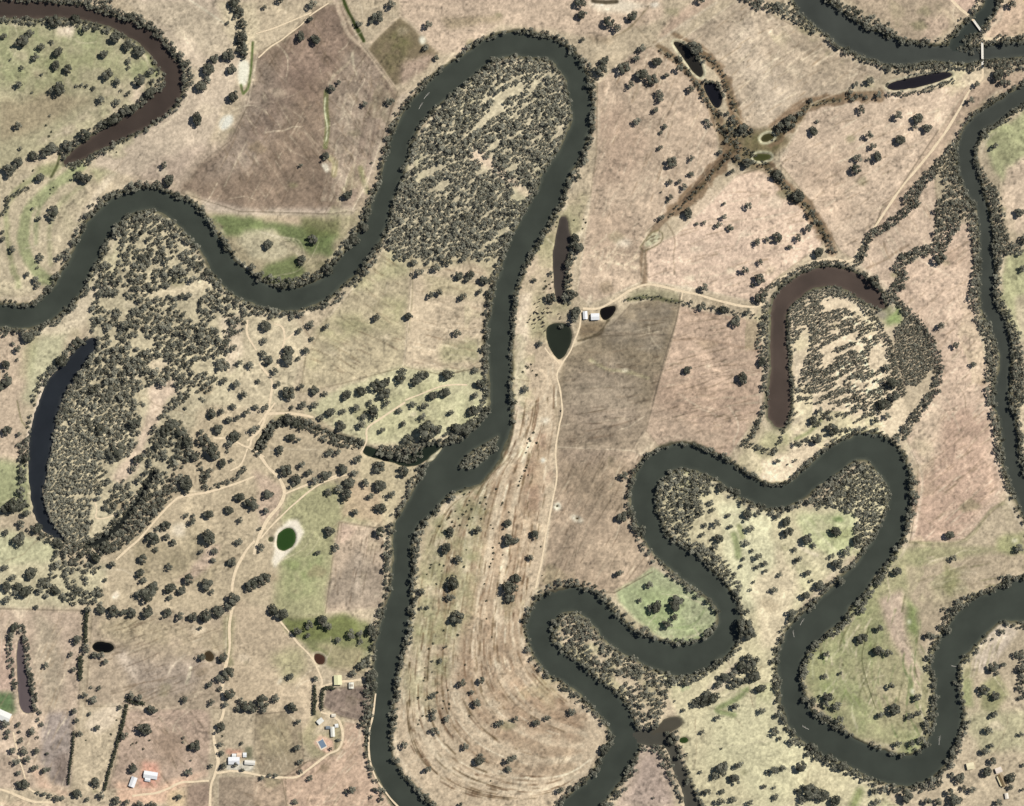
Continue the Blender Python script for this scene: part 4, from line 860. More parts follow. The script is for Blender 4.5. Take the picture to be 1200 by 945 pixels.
tl(1, 1, "52 205 30;260 185 34;208 283 30;230 355 28;275 360 26;330 325 34;500 125 30;455 185 32;325 590 24;258 648 17;35 655 22;35 590 36;200 610 20;250 580 28;30 720 26;55 750 30;150 710 36;145 750 36;195 740 20;230 702 28;85 800 26;100 860 22;210 870 22;8 845 18;270 895 30;320 905 20;145 905 38;415 915 34;490 892 30;560 870 36;605 850 32;685 800 26;670 835 30;595 905 34;740 850 34;790 820 30;770 815 24;893 815 34;820 915 36;875 900 34;1022 795 22;1050 860 32;1020 915 28;561 550 26;708 542 30;938 620 26;965 452 26;855 432 28;815 443 24;760 337 28;840 315 28;800 290 18;895 285 28;705 260 26;735 290 26;945 355 32;1000 350 34;985 370 24;1065 378 32;1045 425 20;965 275 24;660 260 22")
tl(2, 1, "695 80 23;725 3 12;815 65 34;862 108 15;897 103 16;962 115 22;987 75 19;1018 130 24;1100 25 28;990 14 15;1145 195 23;1190 182 18;1160 288 21;1085 328 26;1150 370 34;1125 395 14;1150 460 30;895 412 28;872 412 14;885 497 28;985 510 30;1100 525 24;1040 565 32;812 795 30;1070 838 38;1160 760 30;100 373 18;57 882 24;125 672 24;175 460 30;290 530 36;285 555 28;225 590 16;300 220 36;290 180 30;255 300 26;270 440 34;240 450 28;180 340 16;835 475 16;940 500 16")
tl(3, 1, "200 60 26;215 100 18;240 105 18;185 130 26;35 175 32;135 175 24;98 217 18;228 242 32;290 230 18;275 185 14;795 275 38;800 588 28;875 678 24;955 768 22;1165 58 30;1185 320 24;545 785 28;1190 180 28;490 378 34;440 345 20;575 860 40;580 920 40")
tl(0, 2, "28 135 32;90 150 16;120 180 28;115 260 30;100 345 26;95 415 28;50 485 44;20 500 30;100 490 30;120 520 28;95 570 28;165 595 40;85 640 40;25 610 26;20 775 24;60 820 24;140 800 40;25 870 36;120 890 44;85 870 32;70 890 20;30 925 28;200 850 20;185 880 24;250 880 30;265 665 30;300 700 26;440 725 38;490 680 32;525 760 26;665 735 30;727 690 20;650 805 30;670 835 24;690 895 48;645 895 28;720 865 30;790 875 34;795 915 20;790 772 24;880 830 32;850 880 30;965 860 36;990 890 20;1078 752 30;1115 655 26;970 640 48;1000 700 26;940 700 20;997 740 20;1065 508 30;970 525 32;1122 553 22;900 560 26;870 530 20;905 530 14;770 580 32;710 640 40;780 630 24;810 655 24;735 590 16;1115 445 32;1170 470 32;1190 490 28;1020 130 30;985 55 32;1035 45 24;1095 160 36;1075 195 24;1065 228 12;980 225 52;950 180 36;1000 250 34;1035 290 30;1083 272 14;1180 130 28;1090 20 24;1070 85 28;1110 75 22;1155 50 26;1195 25 26;905 255 34;940 140 22;790 110 42;770 140 30;750 70 20;980 320 20;970 345 22;650 365 26;620 310 26;640 270 30;670 250 22;490 493 22;590 480 24;730 210 32;840 140 32;870 180 36;680 330 24;1090 930 40;1170 860 38;1190 830 26;465 130 30;630 100 40;545 230 40;520 250 28;860 380 44;870 410 30;430 560 18;1150 470 20")
tl(1, 2, "42 25 24;5 120 18;215 15 26;270 15 24;165 25 16;300 75 24;345 50 30;400 45 24;465 25 28;530 5 24;610 5 26;545 50 40;500 70 24;490 105 28;390 110 30;588 132 20;685 103 26;668 40 22;775 68 24;730 12 24;785 18 26;910 50 24;1010 45 34;790 140 56;840 130 30;705 175 30;105 228 30;340 238 28;380 235 22;470 268 28;400 312 32;325 342 32;272 370 28;180 370 42;135 320 34;210 295 24;245 330 26;55 432 30;42 507 24;335 605 32;370 682 26;285 705 20;460 517 26;335 422 24;435 380 34;415 440 38;385 410 28;455 335 26;510 378 28;570 305 34;685 325 34;570 395 38;535 440 24;630 430 26;575 500 36;575 610 34;610 760 22;630 575 24;1035 598 28;880 690 36;945 735 28;905 610 30;910 850 44;770 890 28;905 915 28;1175 645 34;1175 570 32;1180 870 44;1185 920 30;150 80 36;190 100 30;155 165 30;195 175 20;240 95 26;20 680 26;30 830 40;15 592 14;930 120 36;980 130 36;920 165 26;620 245 34;660 250 26")
tl(2, 2, "518 348 28;502 543 36;497 800 26;637 855 28;100 620 32;80 730 26;15 650 26;10 830 30;595 928 18;770 930 34;970 405 30;1040 420 30;1080 465 26;1010 530 20;1095 530 36;1150 520 18;1110 595 26;1093 660 24;1120 695 18;1145 725 26;1080 735 16;1070 768 16;1145 770 20;1180 755 20;1185 790 16;1130 842 12;1115 878 12;960 640 32;945 680 24;880 520 24;850 480 28;925 470 22;935 505 18;900 575 20;950 568 26;1020 583 20;890 620 18;605 600 28;535 445 14")
tl(3, 2, "845 622 30;860 730 24;592 795 32;1168 688 28;1090 818 16;1120 855 28;40 275 18;125 270 13;90 290 8;377 128 16;500 85 24;550 65 24;310 610 34;170 645 40;210 670 20;40 530 26;120 690 18;138 735 24;180 800 24;50 810 18;22 880 24;165 905 30;240 860 32;335 840 28;235 40 24;200 90 30;290 130 40;220 175 32;125 195 20;530 10 36;85 610 34;80 560 30;200 835 14;295 720 18;360 700 28;310 760 34;410 640 30")
tl(0, 3, "65 110 30;50 150 24;360 165 28;352 185 16;330 237 18;213 287 20;345 307 18;395 425 24;432 447 26;463 395 16;425 390 12;492 272 22;400 210 28;440 240 26;470 240 24;345 505 24;358 545 18;372 608 22;455 580 20;418 515 14;562 487 18;610 430 28;650 440 26;710 500 32;668 590 44;578 620 28;862 450 24;940 253 30;980 378 24;990 463 22;1040 255 32;1060 330 44;1030 400 18;1070 425 34;1055 470 20;1025 350 28;1030 580 36;905 670 36;880 790 28;860 627 12;855 648 9;895 733 8;938 113 14;835 903 22;620 770 30;445 840 30;355 890 36;470 900 28;405 918 20;185 510 18;177 543 14;195 563 16;145 598 26;170 690 24;220 702 14;110 690 26;125 730 24;160 770 26;205 780 24;225 775 18;95 640 18;175 625 12;90 600 14;85 565 18;25 560 26;35 600 20;30 625 16;55 685 22;75 740 24;85 790 18;105 850 34;80 840 18;175 885 14;205 890 18;230 900 18;265 912 22;290 910 18;470 30 30;525 35 36;610 42 34;575 40 24;690 37 36;780 45 36;840 60 28;895 65 30;955 58 38;1020 40 38;1065 15 28;410 30 26;170 15 18;1150 480 38;1110 490 22;1180 490 30;1125 455 24;1030 660 20;1035 700 22;1045 760 26;985 760 16;1130 655 16;1100 755 18;1135 778 16;545 925 28;590 930 24;650 940 30;710 942 30")
tl(1, 3, "110 50 40;70 30 32;245 100 28;305 80 42;330 105 30;190 130 28;240 150 20;440 145 30;480 140 24;485 178 20;380 170 22;275 350 22;157 340 24;87 443 28;25 460 40;35 495 26;165 490 34;195 550 20;187 675 28;203 740 20;205 785 18;250 817 20;25 815 20;60 803 16;90 803 16;445 872 28;420 880 14;538 905 14;180 928 20;535 120 34;490 285 30;450 325 26;530 340 40;545 390 34;935 65 38;910 80 22;888 200 12;860 268 20;825 268 10;960 370 26;1053 358 27;1010 415 16;1030 465 28;825 430 22;890 540 24;828 510 26;825 535 20;832 595 28;690 660 26;975 670 24;1040 735 32;1050 710 18;1135 562 30;1190 545 10;1180 730 26;1180 775 24;800 775 26;770 20 14;800 18 14;955 940 18;385 638 16;350 678 12;575 30 18")
tl(2, 3, "273 508 28;162 535 20;107 558 25;15 540 18;5 720 22;220 875 24;1165 502 24;1040 480 28;960 535 20;888 602 18;800 498 14;760 455 9;980 677 9;975 770 44;1055 755 30;1035 820 36;940 810 30;905 880 28;980 880 22;1030 920 24;970 925 30;1110 930 22;880 790 14;1195 790 14;780 720 28;815 835 26;745 640 34;670 15 40;750 10 36;725 100 30;755 65 26;710 90 18;640 20 22;600 135 28;425 680 34;660 910 10;665 575 28;650 685 14;690 700 16;1080 115 48;1100 140 40;1075 80 30;1100 35 20;880 460 40;930 440 40;960 380 30;990 350 36;1040 370 34;1070 300 36;1110 290 40;1130 340 36;1160 400 34;1100 250 30;1140 265 26;850 470 24;905 425 30;1030 330 30;1085 360 28")
tl(3, 3, "435 28 24;515 115 26;430 165 34;505 220 36;555 230 26;265 240 26;260 340 22;335 325 14;570 385 26;690 440 28;585 500 36;520 520 24;655 530 24;690 515 24;705 510 16;600 658 24;665 655 28;705 640 30;270 440 36;265 470 26;315 480 30;325 545 30;205 455 26;165 450 26;745 148 28;835 130 30;818 25 15;1115 95 18;1045 300 34;1095 285 22;1070 325 16;1000 405 34;1055 435 34;1050 520 28;1025 592 28;1010 690 30;1040 665 22;1045 735 30;1018 792 32;1125 815 32;1130 860 22;890 815 32;855 800 22;910 862 22;948 872 26;1070 930 24;1180 610 20;1190 755 16;1190 870 14;845 880 30;870 920 38;740 925 28;790 930 28;640 910 40;490 880 26;500 930 26;575 870 26;200 680 36;110 645 30;280 720 28;345 760 32;392 785 18;145 765 36;60 770 26;20 780 30;25 600 28;50 632 18;40 520 28;70 545 22;30 905 24;190 890 50;240 900 40;300 930 40;150 920 30;45 370 24;45 210 20;15 270 20;105 45 30;870 370 18;895 290 14;1160 240 28;1180 300 30;770 470 24;750 250 26;770 380 22;745 300 22")

# landmarks that help to say which tree is which
MARKS = [(0, 0, "the photo's top left corner"), (75, 190, 'the end of the brown river'), (203, 95, "the brown river's sharp bend"), (286, 85, 'the white oval dry pan'), (265, 143, 'the pale round dry pan'), (176, 220, 'the left river arch'),
 (493, 46, 'the small white dry dam'), (381, 195, 'the white pan in brown paddock'), (428, 55, 'the field corner at top'), (600, 40, 'the big loop crest'), (707, 8, 'the pale waterhole at top'),
 (806, 68, 'the upper narrow black pond'), (836, 112, 'the lower narrow black pond'), (891, 176, 'the twin small ponds'), (764, 281, 'the cream oval dry dam'), (655, 398, 'the heart shaped dam'), (691, 370, 'the two white sheds'),
 (657, 290, 'the narrow brown slough'), (1000, 304, 'the track junction above oxbow'), (935, 330, 'the brown oxbow crest'), (1078, 95, 'the black almond shaped pond'), (1151, 64, 'the long pale footbridge'), (912, 490, 'the lower oxbow end'),
 (1036, 358, 'the right oxbow end'), (553, 533, 'the wooded river island'), (513, 531, 'the pale river sandbar'), (430, 526, 'the dark green inlet'), (335, 632, 'the bright green pond'), (311, 487, 'the upper dirt track fork'), (333, 578, 'the lower dirt track fork'),
 (48, 530, 'the dark blue lagoon'), (106, 405, 'the blue lagoon tip'), (72, 632, 'the blue lagoon foot'), (135, 697, 'the pale dotted pan'), (122, 758, 'the black oval dam'), (245, 769, 'the round brown dam'), (28, 790, 'the long grey pool'), (175, 908, 'the white farmhouse'),
 (277, 891, 'the homestead with pale yard'), (374, 773, 'the red brown dam'), (378, 872, 'the small blue pool'), (396, 797, 'the pale yellow shed'), (418, 668, 'the pale fenced field'), (653, 593, 'the small ring dam'), (676, 607, 'the pale almond pan'), (790, 850, 'the muddy backwater'),
 (801, 867, 'the tiny round green pond'), (790, 720, 'the light green river tongue'), (1137, 897, 'the cream roofed shed'), (1174, 915, 'the brown roofed building'), (1189, 634, 'the white dot pan'), (981, 608, 'the bright green hollow'), (852, 832, 'the narrow green swale'),
 (1066, 729, 'the white pan on green grass'), (1071, 811, 'the pale patch by right river'), (5, 838, 'the white building at left edge'), (0, 945, "the photo's lower left corner"), (1200, 945, "the photo's lower right corner"), (600, 945, "the photo's bottom centre"),
 (315, 285, 'the green left bend meadow'), (480, 385, 'the faint middle fence line'), (639, 493, 'the pale square pan'), (1200, 200, "the photo's right edge centre"), (55, 290, 'the curved green swales'), (160, 460, 'the pink woodland clearing')]
LAB = {}
def label_for(kind, x, y, r):
    i = min(range(len(MARKS)), key=lambda k: math.hypot(MARKS[k][0]-x, MARKS[k][1]-y))
    mx_, my_, nm = MARKS[i]
    a = math.degrees(math.atan2(my_-y, x-mx_)) % 360
    d = ['right', 'upper right', 'straight above', 'upper left', 'left', 'lower left', 'straight below', 'lower right'][int((a+22.5)//45) % 8]
    d = {'right': 'to the right of', 'left': 'to the left of', 'straight above': 'straight above', 'straight below': 'straight below'}.get(d, d+' of')
    sz = 'large' if r > 8.2 else 'medium' if r > 6.4 else 'small'
    return (sz, d, nm), math.hypot(mx_-x, my_-y)
ORD = ['nearest', 'second nearest', 'third nearest', 'fourth nearest', 'fifth nearest', 'sixth nearest', 'seventh nearest', 'eighth nearest', 'ninth nearest', 'tenth nearest', 'eleventh nearest', 'twelfth nearest']
inview = [t for t in TREES if -4 < t[0] < 1204 and -4 < t[1] < 949]
inview.sort(key=lambda t: -t[2])
SOLO, REST = inview[:300], inview[300:]
bins = {}
for t in SOLO:
    key, dist = label_for('t', *t); bins.setdefault(key, []).append((dist, t))
def place_tree(x, y, r, label):
    R = r*.96; cx = x+.26*R; cy = y-.16*R
    z = min(0, ground_z(cx, cy))
    t = empty('gum_tree', (*P(cx, cy), z), random.uniform(0, 6.28))
    t.scale = (R, R*random.uniform(.85, 1.1), R*random.uniform(.82, 1.0))
    tag(t, label, 'tree', 'scattered gum trees')
    link('crown', random.choice(CROWNS), None, t); link('trunk', random.choice(TRUNKS), None, t)
for (sz, d, nm), lst in bins.items():
    lst.sort(key=lambda q: q[0])
    for i, (dist, t) in enumerate(lst):
        lab = f"{sz} gum tree {d} {nm}"
        if len(lst) > 1: lab += ', ' + ('farthest' if i == len(lst)-1 and i > 0 else ORD[i])
        place_tree(*t, lab)

# woodland: (outline, fill, smallest r, largest r, tone, streak angle or None)
STUFF = []     # x, y, R, tone
GRIDC = {}
def free(x, y, R):
    k = (int(x//6), int(y//6))
    for a in (-2, -1, 0, 1, 2):
        for b in (-2, -1, 0, 1, 2):
            for (u, v, q) in GRIDC.get((k[0]+a, k[1]+b), ()):
                if (u-x)**2+(v-y)**2 < (.54*(R+q))**2: return False
    return True
def put(x, y, R, tone, check=True):
    if check and not free(x, y, R): return False
    GRIDC.setdefault((int(x//6), int(y//6)), []).append((x, y, R)); STUFF.append((x, y, R, tone)); return True
for t in SOLO: GRIDC.setdefault((int(t[0]//6), int(t[1]//6)), []).append((t[0]+.25*t[2], t[1]-.15*t[2], t[2]*.75))
for t in REST: put(t[0]+.25*t[2], t[1]-.15*t[2], t[2]*.86, random.gauss(.30, .06), False)
def dwat(x, y):
    i = int(np.clip((x-X0)/G, 0, NX-1)); j = int(np.clip((y-Y0)/G, 0, NY-1)); return DW[j, i]
CLEAR = [T(1, 0, [(1010, 710), (1040, 700), (1070, 740), (1100, 750), (1120, 790), (1090, 790), (1050, 760)]), T(2, 0, [(0, 870), (50, 865), (95, 905), (60, 940), (0, 930)]), T(2, 0, [(90, 265), (150, 280), (140, 295), (95, 280)]),
  T(0, 1, [(560, 390), (700, 430), (860, 370), (1000, 370), (980, 400), (880, 440), (760, 445), (600, 425)]), T(0, 1, [(690, 880), (820, 835), (835, 910), (775, 950), (760, 1010), (690, 1100), (650, 1200), (660, 1050)]), T(0, 1, [(700, 745), (795, 740), (780, 795), (705, 790)]),
  T(0, 2, [(520, 300), (620, 240), (640, 270), (560, 380), (500, 350)]), T(0, 2, [(440, 440), (480, 460), (470, 540), (440, 550)]), T(0, 1, [(590, 625), (740, 640), (730, 690), (620, 690)]), T(0, 1, [(680, 310), (850, 260), (860, 280), (690, 335)]), T(0, 1, [(430, 830), (480, 830), (470, 860), (425, 860)]), T(0, 2, [(300, 90), (350, 95), (350, 110), (280, 110)]),
  T(2, 3, [(330, 160), (380, 150), (440, 250), (420, 280), (370, 220)]), T(2, 3, [(540, 360), (590, 340), (580, 380), (545, 395)]), T(3, 1, [(240, 475), (340, 450), (430, 500), (470, 560), (360, 500), (260, 500)]), T(3, 1, [(230, 700), (330, 640), (430, 600), (420, 640), (260, 720)]), T(3, 1, [(150, 620), (190, 590), (200, 680), (150, 690)]),
  T(3, 1, [(480, 690), (560, 640), (580, 760), (500, 800), (470, 760)]), T(0, 1, [(290, 1370), (440, 1370), (430, 1390), (300, 1390)]), T(2, 2, [(880, 430), (960, 440), (960, 560), (900, 560)]), T(2, 2, [(820, 590), (930, 600), (920, 640), (840, 660)])]
def wood(pts, fill, r0, r1, tone, ang=None, wl=9, thr=.0, wateravoid=True, seed=0):
    p = np.array([q[:2] for q in pts]); x0, y0 = p.min(0); x1, y1 = p.max(0)
    area = (x1-x0)*(y1-y0); n = int(area*fill*2.2/(r0+r1)**2*4)
    xs = np.random.default_rng(len(STUFF)+11).uniform(0, 1, (n, 3))
    X = x0+xs[:, 0]*(x1-x0); Y = y0+xs[:, 1]*(y1-y0)
    ok = inside(p, X, Y)
    if ang is not None:
        a = math.radians(ang); u = X*math.cos(a)-Y*math.sin(a); v = X*math.sin(a)+Y*math.cos(a)
        dens = fbm(u/4.5, v+(fbm(X, Y, 40, 5+seed)-.5)*14, wl, 201+seed, 3)
    else: dens = fbm(X, Y, wl*2, 203+seed, 3)
    ok &= dens > thr
    for c in CLEAR: ok &= ~inside(np.array([q[:2] for q in c]), X, Y)
    for x, y, s, k in zip(X, Y, xs[:, 2], ok):
        if not k or (wateravoid and dwat(x, y) < .3): continue
        R = r0+(r1-r0)*s**2.2
        put(x, y, R, random.gauss(tone, .15))
wood(ISL, 1.9, 2.0, 5.2, .60, 38, 9, .33)
wood([(150, 258), (178, 248), (205, 262), (225, 290), (242, 325), (225, 345), (215, 372), (190, 385), (150, 385), (112, 372), (105, 355), (98, 335), (116, 300), (135, 270)], 1.0, 2.6, 6.0, .38, None, 9, .40)
wood([(108, 372), (190, 380), (215, 370), (255, 385), (275, 400), (262, 430), (240, 470), (215, 480), (205, 500), (175, 470), (165, 470), (110, 470), (85, 445), (96, 420), (110, 395)], 1.1, 2.6, 6.2, .40, None, 10, .38, seed=2)
wood([(245, 338), (262, 345), (296, 370), (284, 388), (262, 398), (240, 380), (232, 360)], .9, 2.6, 5, .36, None, 8, .42)
wood([(66, 497), (88, 495), (108, 517), (112, 547), (108, 585), (104, 634), (82, 640), (63, 622), (52, 597), (52, 560), (58, 525)], 1.8, 1.9, 3.6, .66, None, 6, .2)
wood([(74, 440), (100, 425), (150, 455), (170, 475), (168, 510), (150, 540), (125, 540), (112, 547), (108, 515), (88, 495), (64, 497), (66, 470)], 1.5, 2.1, 4.8, .54, None, 9, .30, seed=3)
wood([(113, 545), (150, 565), (162, 585), (140, 606), (116, 596), (110, 570)], 1, 2.4, 4.8, .40, None, 8, .38)
wood([(104, 646), (112, 626), (130, 622), (155, 596), (178, 558), (194, 552), (202, 570), (190, 600), (165, 625), (140, 645), (118, 650)], 1.1, 2.6, 5, .30, None, 8, .25)
wood([(175, 500), (212, 496), (226, 515), (222, 560), (208, 580), (190, 560), (175, 545)], 1, 2.8, 5.4, .34, None, 9, .32)
wood([(60, 640), (100, 645), (125, 655), (125, 708), (70, 708), (40, 690), (62, 665)], .9, 2.8, 5.4, .34, None, 9, .46)
wood(T(2, 2, [(800, 318), (870, 295), (935, 355), (930, 430), (905, 480), (845, 560), (850, 640), (940, 690), (1030, 770), (1080, 860), (1060, 930), (1020, 910), (930, 815), (820, 715), (740, 640), (690, 560), (678, 500), (705, 410), (762, 335)]), 1.5, 2.3, 4.8, .48, None, 8, .28)
wood(T(3, 2, [(240, 380), (330, 300), (440, 282), (520, 312), (570, 370), (592, 470), (575, 560), (530, 640), (470, 690), (400, 670), (400, 600), (430, 530), (350, 510), (330, 480), (220, 500), (215, 450)]), 1.5, 2.3, 4.8, .46, None, 8, .30)
wood(LANDS[0], 1.3, 2.0, 3.6, .55, None, 6, .15)
wood(T(3, 1, [(115, 500), (180, 430), (290, 410), (340, 430), (300, 500), (200, 560), (150, 640), (130, 700), (115, 650)]), 1.2, 1.3, 2.4, .50, 30, 6, .36)
wood(T(3, 1, [(180, 560), (300, 490), (400, 500), (490, 550), (520, 650), (560, 720), (600, 860), (560, 944), (150, 950), (130, 900), (170, 760), (200, 660)]), 2.0, 1.3, 2.9, .40, 24, 4, .45, seed=6)
wood(T(3, 2, [(150, -30), (560, -30), (600, 20), (420, 90), (330, 140), (210, 190), (130, 210), (200, 100)]), .8, 1.6, 3.6, .38, 30, 9, .55, seed=8)
wood(T(3, 1, [(600, 590), (650, 545), (700, 570), (745, 630), (785, 720), (800, 770), (765, 790), (700, 865), (650, 855), (620, 780), (595, 690)]), 2, 1.4, 2.6, .42, None, 5, .08)
wood(T(3, 1, [(795, -10), (930, -10), (930, 60), (900, 110), (845, 200), (830, 235), (780, 235), (775, 150)]), 2.2, 2.2, 4.4, .36, None, 7, .12)
wood(T(3, 0, [(780, 770), (830, 720), (880, 640), (912, 640), (905, 740), (940, 850), (962, 950), (810, 950), (830, 850), (800, 810), (740, 860), (690, 944), (650, 944)]), 2, 2.2, 4.4, .36, None, 7, .2, seed=4)
wood(T(2, 3, [(190, 190), (212, 80), (300, 30), (365, 45), (420, 100), (480, 200), (560, 270), (700, 340), (735, 380), (720, 480), (700, 560), (650, 590), (600, 570), (535, 490), (420, 395), (310, 290), (230, 250)]), 1.3, 2.4, 4.9, .42, None, 8, .35)
wood(T(3, 0, [(870, 245), (920, 180), (960, 150), (1000, 175), (1000, 245), (940, 250)]), 1, 2.0, 4.0, .36, None, 7, .35, False)
wood(T(3, 0, [(1005, 280), (1200, 255), (1210, 330), (1120, 345), (1010, 310)]), .9, 2.6, 4.8, .34, None, 8, .36)
wood(T(3, 0, [(550, 395), (680, 345), (860, 315), (920, 340), (870, 330), (700, 352), (560, 402)]), .8, 1.6, 3, .46, None, 7, .4)
wood(T(3, 3, [(-20, 850), (130, 870), (160, 850), (400, 944), (0, 960)]), .5, 2.4, 4.6, .36, None, 10, .56)
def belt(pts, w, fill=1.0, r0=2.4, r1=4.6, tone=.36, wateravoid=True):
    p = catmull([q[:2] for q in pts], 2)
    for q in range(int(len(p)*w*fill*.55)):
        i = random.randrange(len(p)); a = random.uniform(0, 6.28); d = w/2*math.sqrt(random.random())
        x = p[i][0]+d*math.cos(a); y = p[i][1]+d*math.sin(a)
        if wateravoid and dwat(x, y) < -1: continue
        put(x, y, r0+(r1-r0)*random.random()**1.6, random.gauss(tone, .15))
belt(T(3, 1, [(300, 432), (400, 450), (490, 540), (550, 640), (580, 720), (605, 820), (635, 900)]), 9, 2.2, 1.6, 3, .36)
belt(T(3, 1, [(580, 450), (660, 520), (730, 600), (790, 720), (800, 800), (785, 880), (735, 944), (690, 1010), (640, 1085), (605, 1115)]), 10, 2.4, 2, 4, .32)
belt(T(3, 1, [(700, 0), (610, 75), (560, 115), (490, 155), (450, 220), (420, 285)]), 10, 2.2, 2, 3.8, .32)
belt(T(3, 1, [(810, 210), (720, 235), (640, 270), (615, 310), (635, 345), (610, 390), (570, 455)]), 13, 2.2, 2.2, 4.2, .33)
belt(T(3, 0, [(830, 740), (740, 840), (660, 935)]), 13, 2, 2.2, 4.2, .33)
belt(T(2, 3, [(730, 345), (820, 350), (900, 310), (980, 255), (1060, 190)]), 12, 1, 2.6, 4.8, .38)
belt(T(3, 0, [(375, 205), (440, 260), (520, 290), (580, 318), (700, 310), (850, 305), (960, 305)]), 10, 1, 2.4, 4.6, .36)
belt(T(3, 0, [(0, 35), (80, 45), (150, 90), (215, 125)]), 13, 1, 2.6, 4.6, .42)
belt(T(3, 0, [(-120, -30), (-50, 20), (0, 40)]), 12, 1, 2.6, 4.6, .4)
belt(T(3, 0, [(250, -10), (310, 30), (400, 60), (480, 105), (560, 140), (590, 185), (650, 205)]), 13, 1, 2.6, 4.8, .38)
belt(T(3, 0, [(1190, 495), (1130, 530), (1045, 600), (975, 680), (968, 760), (1010, 830), (1055, 900), (1075, 944)]), 9, 1, 2.2, 4, .38)
belt(T(3, 1, [(1068, 0), (1080, 130), (1090, 200), (1065, 290), (1060, 380), (1070, 440), (1110, 530), (1150, 640), (1165, 720), (1180, 850), (1180, 944)]), 14, 1.6, 2.4, 4.4, .34)
belt(T(3, 1, [(1080, 60), (1110, 160), (1140, 230), (1180, 210)]), 14, .8, 2.4, 4.4, .38)
belt(T(3, 1, [(950, 20), (972, 180), (980, 300), (968, 400), (970, 480), (1000, 570), (1035, 650), (1045, 720), (1040, 800), (1050, 944)]), 11, 1, 2.2, 4.2, .44)
belt(T(3, 1, [(1000, 560), (1050, 620), (1070, 700), (1050, 780)]), 9, 1, 2.2, 4.2, .44)
belt(T(3, 2, [(1055, -10), (1072, 120), (1080, 220), (1110, 320), (1150, 400), (1185, 460)]), 10, 1, 2.2, 4.2, .42)
belt(T(3, 2, [(1150, 0), (1170, 150), (1190, 260), (1210, 330)]), 12, 1, 2.2, 4.2, .40)
belt(T(0, 3, [(105, 100), (122, 180), (135, 290), (150, 350), (158, 420), (170, 480)]), 7, 1.3, 2.2, 3.6, .26)
belt(T(0, 3, [(55, 130), (48, 200), (55, 270), (65, 330), (65, 385)]), 7, .9, 2.2, 3.8, .32)
belt(T(0, 0, [(380, 10), (450, 30), (530, 55), (620, 90), (700, 130), (765, 190), (820, 250), (870, 310), (885, 370)]), 14, 1.1, 2.6, 4.8, .32)
belt(T(0, 0, [(0, 75), (60, 65), (110, 75), (170, 85)]), 8, 1, 2.4, 4.2, .36)
belt(T(0, 0, [(60, 2), (200, 6), (300, 8), (380, 10), (520, 8)]), 7, 1.1, 2.4, 4.2, .32)
belt(T(0, 0, [(855, 400), (805, 480), (750, 530), (650, 610), (540, 680), (440, 735), (345, 780)]), 6, 1.2, 2, 3.8, .30)
belt(T(0, 0, [(470, 600), (600, 520), (680, 480), (740, 425)]), 9, .8, 2.4, 4.4, .36)
belt(T(0, 0, [(30, 940), (80, 905), (140, 880)]), 5, 1, 1.6, 3, .28)
belt(T(0, 1, [(-20, 90), (20, 50), (45, 5)]), 5, 1.2, 1.8, 3.2, .28)
belt(T(0, 0, [(1110, 20), (1130, 120), (1125, 200), (1140, 260)]), 10, .9, 2.4, 4.4, .28)
belt(T(0, 2, [(1150, 310), (1100, 360), (1030, 380), (970, 395), (950, 340), (935, 290)]), 6, 1, 2, 3.8, .28, False)
belt(T(1, 2, [(10, 220), (40, 160), (100, 95), (180, 90), (260, 110), (340, 160), (420, 190), (490, 190)]), 11, 1.8, 2.4, 4.8, .26, False)
belt(T(1, 2, [(600, 225), (680, 225), (740, 215), (780, 190), (830, 170)]), 13, 1.8, 2.4, 4.6, .30, False)
belt(T(1, 2, [(870, 190), (920, 140), (1000, 110), (1080, 75), (1110, 60)]), 12, 1, 2.6, 4.8, .40)
belt(T(2, 1, [(285, 180), (280, 260), (255, 310), (262, 400), (262, 470)]), 9, .9, 2.2, 4.2, .28)
belt(T(2, 0, [(800, 205), (850, 240), (900, 290)]), 8, .7, 2, 3.8, .32)
belt(T(2, 0, [(770, 270), (830, 340), (880, 420), (930, 500), (980, 535)]), 5, .7, 1.6, 3, .34)
belt(T(2, 0, [(915, 385), (960, 395), (985, 450)]), 7, .8, 2.2, 4, .32)
belt(T(3, 0, [(560, 445), (640, 440), (720, 430), (800, 400), (880, 375)]), 5, 1, 1.6, 3, .40)
belt(T(2, 1, [(800, 475), (880, 500), (985, 512), (1100, 530), (1160, 545)]), 5, .5, 1.4, 3, .34)
belt(T(2, 1, [(1180, 420), (1190, 520), (1160, 640), (1165, 700), (1190, 800), (1180, 880)]), 7, .8, 2, 3.8, .34)
belt(T(2, 2, [(1190, 10), (1160, 80), (1120, 170), (1085, 190), (1150, 205), (1195, 225)]), 6, 1.2, 1.8, 3.4, .32)
belt(T(3, 2, [(100, 0), (85, 80), (60, 170), (20, 240)]), 6, 1.2, 1.8, 3.2, .34)
belt(T(3, 1, [(108, 500), (100, 600), (105, 750), (112, 860), (105, 944)]), 6, 1.3, 1.6, 3, .36)
belt(T(3, 1, [(0, 410), (70, 365), (150, 320), (250, 285), (360, 300)]), 5, 1.1, 1.8, 3.4, .34)
belt(T(3, 1, [(430, 340), (480, 380), (535, 440)]), 6, .9, 2, 4, .30)
belt(T(3, 3, [(1195, 230), (1185, 330), (1195, 440)]), 9, .8, 2.6, 4.6, .34)
belt(T(0, 2, [(100, 200), (110, 300), (100, 400), (120, 480)]), 8, .5, 2.4, 4.4, .34)
belt(T(3, 3, [(700, 860), (780, 850), (800, 820)]), 10, 1, 2.2, 4.2, .38)
belt(T(0, 2, [(215, 620), (290, 650), (370, 675), (440, 660), (520, 600), (600, 520), (680, 420), (730, 330)]), 15, 2.0, 2.4, 4.6, .18)
